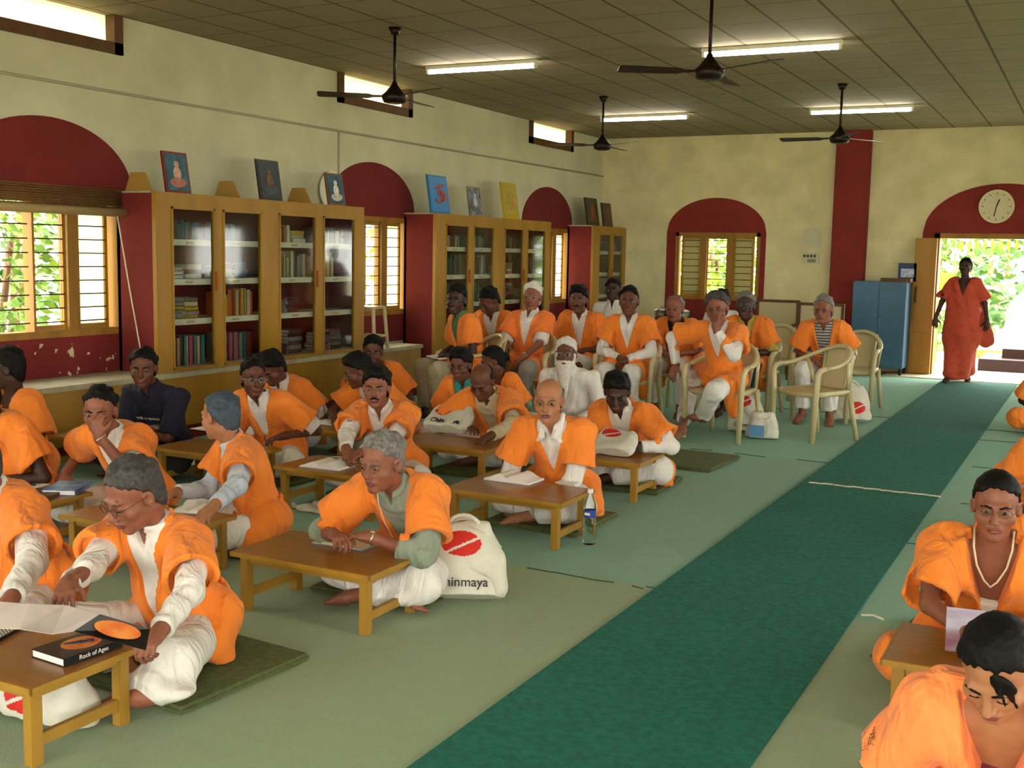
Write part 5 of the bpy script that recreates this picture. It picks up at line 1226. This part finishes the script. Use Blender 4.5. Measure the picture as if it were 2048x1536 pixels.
p = ony(1962, 705, 18.6); bx('slab', (p[0], 18.2, -.02), (1.2, 19.6, .16), MAT['step_maroon'], sp_); bx('slab', (p[0] + .3, 18.6, .16), (1.2, 19.5, .30), MAT['step_maroon'], sp_)

# ================================================================ people
h = lambda px, py, z: ('w', *at(px, py, z))
PI = math.pi
N3 = dict(vox=.0065, hf=.0036); N2 = dict(vox=.0075, hf=.0048); N1 = dict(vox=.009, hf=.006)
def P_(label, px, py, z, yaw=180, **k):
    k.setdefault('pose', 'floor'); q = at(px, py, z)
    return person(label, (q[0], q[1], z), R_(yaw), **k)
# --- floor, front row
p1 = P_('man in glasses reading a magazine at the lower left desk, white sleeves under orange', 268, 990, .69, 180, **N3, wide=1.1, hyaw=-.25, pitch=.42, hair='short', hcol='hair_dark_grey', glasses='dark_frame', vneck=.36, fat=1.1, s=.94, head_s=1.13,
        hands={1: h(100, 1205, .42), -1: h(318, 1268, .33)}, pole={1: (.4, -.3, -.5), -1: (-.7, -.5, -.4)}, seed=2, skin='skin_mid', look_down=True,
        legs={-1: [h(352, 1322, .17), h(285, 1392, .085)], 1: [(.33, .31, .15), (-.02, .36, .09)]}, curl={1: .7, -1: .9})
p2 = P_('man in orange at the left edge whose head is out of the photo, sleeve lowered', -62, 925, .74, 180, **N2, hands={1: (.2, .35, .33), -1: h(20, 1200, .33)}, s=1.02, fat=1.1, hyaw=-.4, pitch=.3, seed=4, hcol='hair_dark_grey')
# --- second row
p3 = P_('grey haired man in glasses with clasped hands at the foreground centre desk', 764, 925, .67, 183, **N3, hyaw=-.12, pitch=.12, hair='short', hcol='hair_grey', glasses='gold_frame', sleeves='rolled', shirt='grey_green_shirt', skin='skin_mid',
        hands={1: h(668, 1070, .345), -1: h(742, 1075, .345)}, pole={1: (.6, .1, -.6), -1: (-.7, .2, -.6)}, watch=-1, seed=7, s=1.0, vneck=.28, drape=(1,), legs={-1: [(-.20, .36, .15), (.06, .40, .075)], 1: [(.28, .31, .15), (-.05, .33, .09)]}, curl=.9, fat=1.05)
p4 = P_('man with a blue grey head turned away to the left, pale blue sleeves', 440, 832, .72, 140, **N2, hyaw=-.95, pitch=.1, hair='receding', hcol='hair_bluish', shirt='pale_blue_shirt', skin='skin_light', head_s=1.1,
        hands={1: h(352, 985, .33), -1: h(412, 1040, .34)}, pole={1: (.4, -.4, -.6), -1: (-.8, -.3, -.5)}, seed=9, s=.95, wide=1.05)
p5 = P_('man resting his chin on his hand, wristwatch and small pendant, near the left edge', 200, 822, .70, 188, **N2, hyaw=.42, pitch=.12, hair='crew', hcol='hair_black', skin='skin_mid', sleeves='short', watch=-1,
        hands={-1: h(198, 872, .60), 1: h(128, 950, .30)}, hdir={-1: ((.05, .12, 1), (0, 1, -.1)), 1: (None, None)}, pole={-1: (-.5, .4, -.8), 1: (.6, -.2, -.6)}, curl={-1: 1.1, 1: .5}, seed=11, moustache=None, s=1.0)
p7 = P_('dark man in profile at the left edge below the window, orange tunic', 12, 738, .80, 175, **N1, hyaw=-.7, pitch=.1, skin='skin_deep', hair='short', shirt=None, seed=13, s=1.02)
p8 = P_('broad man in orange cropped by the left edge, dark bare forearms', -45, 790, .76, 178, **N1, hyaw=-.3, pitch=.3, skin='skin_deep', shirt=None, seed=15, s=1.04, fat=1.15, hands={1: (.15, .35, .32), -1: (-.18, .35, .30)})
# --- third row
p6 = P_('man in a navy printed T shirt with folded arms by the first bookcase', 287, 737, .76, 186, **N1, hyaw=.5, pitch=.05, skin='skin_dark', hair='short', tunic=None, shirt='navy_shirt', sleeves='short', trousers='dark_trousers', skirt=False,
        hands={1: (-.08, .26, .34), -1: (.08, .29, .30)}, pole={1: (.7, .1, -.6), -1: (-.7, .1, -.6)}, seed=17, s=1.03, wide=1.12, fat=1.1)
p9 = P_('balding man in glasses looking to the right, short white sleeves under orange', 506, 757, .71, 186, **N1, hyaw=.85, pitch=.0, skin='skin_dark', hair='crew', glasses='silver_frame', sleeves='short', seed=19, hands={1: (.12, .33, .31), -1: (-.22, .28, .32)}, s=1.0)
p10 = P_('thick haired man bending his head behind the balding man in glasses', 545, 737, .665, 182, **N1, hyaw=-.1, pitch=.6, skin='skin_dark', hair='thick', sleeves='short', seed=21, look_down=True)
p11 = P_('man with black hair and a moustache facing the camera, hands clasped by his notebook', 753, 776, .72, 190, **N2, hyaw=.28, pitch=.0, skin='skin_mid', hair='thick', moustache='hair_black', seed=23,
        hands={1: h(690, 905, .36), -1: h(715, 912, .345)}, pole={1: (.8, -.1, -.5), -1: (-.7, -.1, -.6)}, curl=1.1, s=1.0)
p16 = P_('bald elderly man in gold glasses with an open white collar, behind the water bottle', 1098, 803, .74, 188, **N2, hyaw=.12, pitch=.02, skin='skin_light', hair='rim', hcol='hair_stubble', glasses='gold_frame', collar=True, vneck=.24, seed=25,
        hands={1: ('w', *ony(1016, 1034, 5.88)), -1: ('w', *ony(1092, 1036, 5.88))}, hdir={1: ((0, .5, -.9), (0, .8, .5)), -1: ((0, .5, -.9), (0, .8, .5))}, pole={1: (.8, -.5, -.3), -1: (-.8, -.5, -.3)}, s=1.02, wide=1.05, legs={-1: [(-.22, .36, .15), (.06, .40, .075)], 1: [(.26, .31, .15), (-.05, .33, .09)]})
# --- fourth row
p12 = P_('man in profile looking down at his notes, leaning on his forearm', 716, 742, .67, 165, **N1, hyaw=-.55, pitch=.35, skin='skin_dark', hair='thick', shirt='kurta_white', sleeves='none', seed=27, look_down=True, hands={1: h(668, 832, .33), -1: (-.18, .33, .31)}, pole={1: (.8, .1, -.5), -1: (-.6, -.3, -.6)})
p13 = P_('person in orange against the bench behind the writing men, face partly hidden', 746, 703, .72, 195, **N1, hyaw=.3, pitch=.1, skin='skin_dark', hair='short', seed=29, shirt=None)
p14 = P_('bald man bending forward writing on his lap desk, cream sleeves', 964, 764, .66, 188, **N1, hyaw=-.05, pitch=.55, skin='skin_dark', hair='rim', hcol='hair_black', shirt='cream_shirt', seed=31, look_down=True, hands={1: h(925, 852, .33), -1: h(980, 872, .32)}, pole={1: (.8, -.1, -.4), -1: (-.9, -.1, -.4)}, s=1.03)
p15 = P_('young person with glasses in a teal kurta under orange, behind the bald writing man', 921, 730, .71, 180, **N1, hyaw=.15, pitch=.15, skin='skin_dark', hair='thick', shirt='teal_kurta', glasses='dark_frame', sleeves='none', seed=33, s=.96, vneck=.34)
p17 = P_('young dark skinned man with thick black hair bending his head, white cuffs', 1234, 785, .67, 184, **N1, hyaw=.25, pitch=.42, skin='skin_deep', hair='thick', seed=35, hands={1: h(1245, 890, .33), -1: h(1275, 892, .33)}, pole={1: (.8, -.2, -.4), -1: (-.8, -.2, -.4)}, s=1.0, look_down=True, drape=(-1,))
p38 = P_('black haired person hidden behind the bald writing man', 985, 722, .70, 180, **N1, hyaw=-.9, pitch=.3, skin='skin_dark', hair='bun', seed=37, s=.93, shirt=None)
p18 = P_('elderly man in white with a long white beard and glasses', 1132, 708, .76, 186, **N1, hyaw=.15, pitch=.0, skin='skin_dark', hair='short', hcol='hair_white', beard=('hair_white', True), glasses='silver_frame', tunic=None, seed=39, fat=1.15, wide=1.08, s=1.02)
# --- chairs
def sit(label, px, py, z, yaw=180, **k):
    k.setdefault('head_s', 1.12)
    I = P_(label, px, py, z, yaw, pose='chair', **{**N1, **k}); r = I['root']; chair(r.location[0], r.location[1] , R_(yaw), 'cream plastic armchair under the ' + ' '.join(label.split(',')[0].split()[:11])); return I
p20 = sit('man in a green shirt with papers on his lap, nearest the bench', 913, 600, 1.16, 146, skin='skin_deep', shirt='green_shirt', sleeves='none', hyaw=.75, pitch=.05, hair='short', trousers='khaki_trousers', seed=41, hands={1: (.16, .22, .66), -1: (-.08, .30, .65)})
p21 = sit('man in orange bowing his head in profile, second from the left', 978, 602, 1.12, 178, skin='skin_dark', hyaw=-.35, pitch=.6, hair='short', sleeves='none', seed=43, look_down=True)
p22 = sit('white haired man in glasses with a wristwatch, deep orange tunic', 1065, 592, 1.19, 184, skin='skin_mid', hyaw=.15, hair='short', hcol='hair_white', glasses='silver_frame', tunic='orange_deep', sleeves='short', trousers='grey_trousers', seed=45, watch=-1, vneck=.30,
     hands={1: (.12, .32, .62), -1: (-.10, .34, .63)}, legs={1: [(.20, .42, .53), (.05, .40, .25)], -1: [(-.18, .43, .52), (-.05, .40, .09)]})
p24 = sit('man with a moustache and short white sleeves beside the white haired man', 1157, 600, 1.145, 180, skin='skin_dark', hyaw=.25, hair='thick', moustache='hair_black', sleeves='short', seed=47, legs={1: [(.05, .42, .66), (-.16, .52, .50)], -1: [(-.14, .44, .52), (-.13, .42, .085)]})
p25 = sit('dark man in a white short sleeved shirt without orange, at the back', 1226, 580, 1.18, 186, skin='skin_deep', hyaw=.1, hair='short', tunic=None, skirt=False, sleeves='short', seed=49)
p26 = sit('man with close cropped dark hair and long white sleeves, hands folded', 1258, 603, 1.17, 184, skin='skin_dark', hyaw=.2, hair='crew', seed=51, hands={1: (.02, .30, .64), -1: (-.05, .32, .63)}, curl=.9, s=1.0, vneck=.24, pole={1: (.8, -.1, -.4), -1: (-.8, -.1, -.4)})
p27 = sit('balding man in glasses with a black shirt, between two taller sitters', 1349, 618, 1.08, 180, skin='skin_mid', hyaw=.1, hair='receding', hcol='hair_grey', glasses='gold_frame', shirt='black_shirt', sleeves='none', seed=53, s=.96)
p28 = sit('man in glasses covering his mouth with his hand, ankle crossed over the other', 1434, 617, 1.16, 172, skin='skin_mid', hyaw=.25, pitch=.12, roll=.12, hair='short', hcol='hair_dark_grey', glasses='dark_frame', seed=55,
     hands={-1: ('w', *(at(1434, 617, 1.16) + [.05, -.15, -.185])), 1: h(1352, 732, .62)}, hdir={-1: ((.15, .1, 1), (0, 1, 0)), 1: ((.1, .6, -.8), (0, .8, .5))}, pole={-1: (-.8, -.1, -.9), 1: (.6, .0, -.4)},
     legs={1: [h(1395, 715, .56), h(1362, 862, .09)], -1: [(-.12, .46, .47), (.12, .20, .18)]}, vneck=.22, curl={-1: .5, 1: .6}, s=1.03)
p29 = sit('person in white half hidden behind the man covering his mouth', 1444, 604, 1.08, 180, skin='skin_dark', tunic=None, hair='short', seed=57, skirt=False)
p30 = sit('dark man in a yellow shirt holding papers, short grey hair', 1491, 612, 1.12, 176, skin='skin_deep', hyaw=.2, hair='crew', hcol='hair_grey', shirt='yellow_shirt', sleeves='short', trousers='dark_trousers', seed=59, skirt=True, hands={1: (.1, .34, .66), -1: (-.1, .34, .66)})
p31 = sit('man in glasses with a striped shirt, behind the empty armchair', 1647, 620, 1.11, 182, skin='skin_mid', hyaw=-.1, hair='short', hcol='hair_grey', glasses='dark_frame', shirt='striped_shirt', sleeves='none', seed=61, vneck=.42)
chair(-2.20, 10.15, R_(146), 'empty cream plastic armchair at the front beside the runner'); chair(-2.30, 12.42, R_(176), 'cream plastic armchair behind and right of the striped shirt man'); chair(-3.30, 12.9, R_(180), 'cream plastic armchair behind the dark man in a yellow shirt')
# --- standing woman
p32 = P_('woman in a red orange sari walking in through the doorway', 1931, 540, 1.50, 178, pose='stand', **N1, lean=.02, skin='skin_deep', hair='bun', tunic='sari_red', shirt=None, trousers=None, skirt='sari', female=True, seed=63, fat=1.22, s=.97, vneck=.18, hands={1: (.34, .12, .80), -1: (-.33, .05, .78)})
# --- right side women
p33 = P_('woman in glasses and a bead necklace facing the camera on the right', 1992, 1012, .735, 184, **N3, hyaw=.0, pitch=.08, skin='skin_mid', hair='tied', hcol='hair_black', glasses='gold_frame', shirt='kurta_white', sleeves='none', shirt_low=.20, female=True, seed=65, vneck=.30, s=.98, trousers='orange', hands={1: h(1945, 1275, .34), -1: (-.14, .30, .34)}, wide=1.22, pole={1: (.9, -.2, -.5), -1: (-.8, -.2, -.5)})
p34 = P_('girl with black hair looking down in the lower right corner, peach orange top', 1994, 1338, .665, 176, **N3, hyaw=-.10, pitch=.62, skin='skin_light', hair='long', tunic='orange_peach', shirt='maroon_print', sleeves='none', shirt_low=.14, female=True, seed=67, vneck=.26, s=.96, look_down=True, hands={1: (.42, .26, .13), -1: (-.14, .32, .3)}, wide=1.1, pole={1: (.4, -.2, -.9), -1: (-.8, -.2, -.5)}, trousers='orange_peach')
p35 = P_('woman in orange cropped by the right edge behind the woman in glasses', 2118, 850, .72, 180, **N1, skin='skin_dark', hair='bun', female=True, seed=69, shirt=None, trousers='orange')
p37 = P_('person in orange at the right edge near the doorway, dark forearm showing', 2118, 715, .74, 180, **N1, skin='skin_deep', hair='bun', female=True, seed=71, shirt=None, trousers='orange', s=1.04)
# --- extras on people
c_ = p6['p'][3] - p6['up'] * .15 + p6['fw'] * .142; u_, f_ = p6['up'], p6['fw']
text('walk a upower', .034, Matrix(((-1, u_[0], f_[0], c_[0]), (0, u_[1], f_[1], c_[1]), (0, u_[2], f_[2], c_[2]), (0, 0, 0, 1))), MAT['paper_white'], p6['root'], 'shirt_lettering')
bm = bmesh.new(); I = p33
c0 = I['p'][3]; tube(bm, [c0 + I['up'] * z_ + I['fw'] * y_ + np.array([x_, 0, 0]) for x_, y_, z_ in [(-.066, .0, .07), (-.064, .06, .03), (-.05, .092, -.03), (-.022, .110, -.085), (0, .118, -.105), (.022, .110, -.085), (.05, .092, -.03), (.064, .06, .03), (.066, .0, .07)]], .0042, 6)
link_bm('bead_necklace', bm, mat('beads', 'c8bc98', .4), I['root'])
bm = bmesh.new(); I = p3; c0 = I['p'][3]
tube(bm, [c0 + I['up'] * z_ + I['fw'] * y_ + np.array([x_, 0, 0]) for x_, y_, z_ in [(.06, .05, .05), (.05, .10, 0), (.03, .142, -.08), (.018, .155, -.18), (.012, .16, -.26)]], .002, 6); link_bm('glasses_cord', bm, MAT['paper_white'], I['root'])
add_ball('pendant', p5['p'][3] + p5['fw'] * .15 - p5['up'] * .26, (.012, .006, .016), None, MAT['maroon_print'], p5['root'])
bm = bmesh.new(); prism(bm, [(-.03, 0), (.03, 0), (.03, .11), (-.03, .11)], 0, .004, axis=1); lb = link_bm('name_badge', bm, mat('badge_blue', '2a7aa0', .5), p15['root']); lb.matrix_basis = Matrix.Translation(Vector(p15['p'][3] + p15['fw'] * .150 - p15['up'] * .26)) @ Matrix.Rotation(-.35, 4, 'X')
# held papers
def sheet_at(pts, name, label, m_, cat, th=.002, back=None):
    bm = bmesh.new(); top = [bm.verts.new(p) for p in pts]
    for k in range(len(pts) // 2 - 1): bm.faces.new([top[i] for i in (2 * k, 2 * k + 2, 2 * k + 3, 2 * k + 1)])
    o = link_bm(name, bm, [m_] + ([back] if back else [])); so = o.modifiers.new('thickness', 'SOLIDIFY'); so.thickness = th; so.offset = -1
    if o.data.polygons[0].normal[2] < 0: o.data.flip_normals()
    if back: so.material_offset = 1; so.material_offset_rim = 0
    return tag(o, label, cat)
mat('magazine', 'c2b4ae', .5, noise=.15, nscale=8)
pts = [at(-60, 1255, .40), at(-40, 1200, .44), at(40, 1258, .405), at(60, 1208, .445), at(105, 1268, .385), at(130, 1210, .425), at(148, 1262, .40), at(200, 1228, .44)]
pts += [at(292, 1300, .345), at(300, 1258, .375)]
sheet_at(pts, 'magazine', 'open magazine held up by the reading man in the foreground', MAT['magazine'], 'magazine', back=MAT['black_cover'])
mg = [o for o in SC.objects if o.name.startswith('magazine')][0]; mg.data.materials.append(MAT['black_cover']); mg.data.polygons[-1].material_index = 2
c_ = [Vector(p) for p in pts[-4:]]; ce = (c_[0] + c_[1] + c_[2] + c_[3]) / 4; ux = (c_[2] + c_[3] - c_[0] - c_[1]) / 4; uy = (c_[1] + c_[3] - c_[0] - c_[2]) / 4
bm = bmesh.new(); nz = Vector((0, 0, .004)); vs_ = [bm.verts.new(ce + ux * .75 * math.cos(t) + uy * .75 * math.sin(t) + nz) for t in np.linspace(0, 2 * PI, 21)[:-1]]; bm.faces.new(vs_); link_bm('cover_disc', bm, MAT['orange_print'], mg)
q = at(1955, 1262, .36); bm = bmesh.new(); box(bm, (-.10, -.004, -.075), (.10, .004, .075)); o = link_bm('held_book', bm, mat('held_cover', '7a4a5a', .5, noise=.5, nscale=9, col2='b8bcd0', stretch=(.2, 1, 1))); o.matrix_basis = Matrix.Translation((q[0], q[1], .355)) @ Matrix.Rotation(R_(8), 4, 'Z') @ Matrix.Rotation(R_(-28), 4, 'X'); tag(o, 'picture covered book standing in the hands of the woman in glasses', 'book')
for I, l in ((p20, 'papers on the lap of the man in a green shirt'), (p21, 'papers on the lap of the man bowing his head'), (p30, 'white papers held by the dark man in a yellow shirt')):
    r = I['root']; c = (I['WR'][1] + I['WR'][-1]) / 2; v = Matrix.Rotation(r.rotation_euler[2], 4, 'Z') @ Vector((float(c[0]), float(c[1]) + .03, 0)); bm = bmesh.new(); box(bm, (-.15, -.1, -.006), (.15, .1, .006))
    o = link_bm('papers', bm, MAT['paper_white']); o.matrix_basis = Matrix.Translation((r.location[0] + v[0], r.location[1] + v[1], float(c[2]) - .025)) @ Matrix.Rotation(r.rotation_euler[2], 4, 'Z') @ Matrix.Rotation(-.08, 4, 'X'); tag(o, l, 'paper')
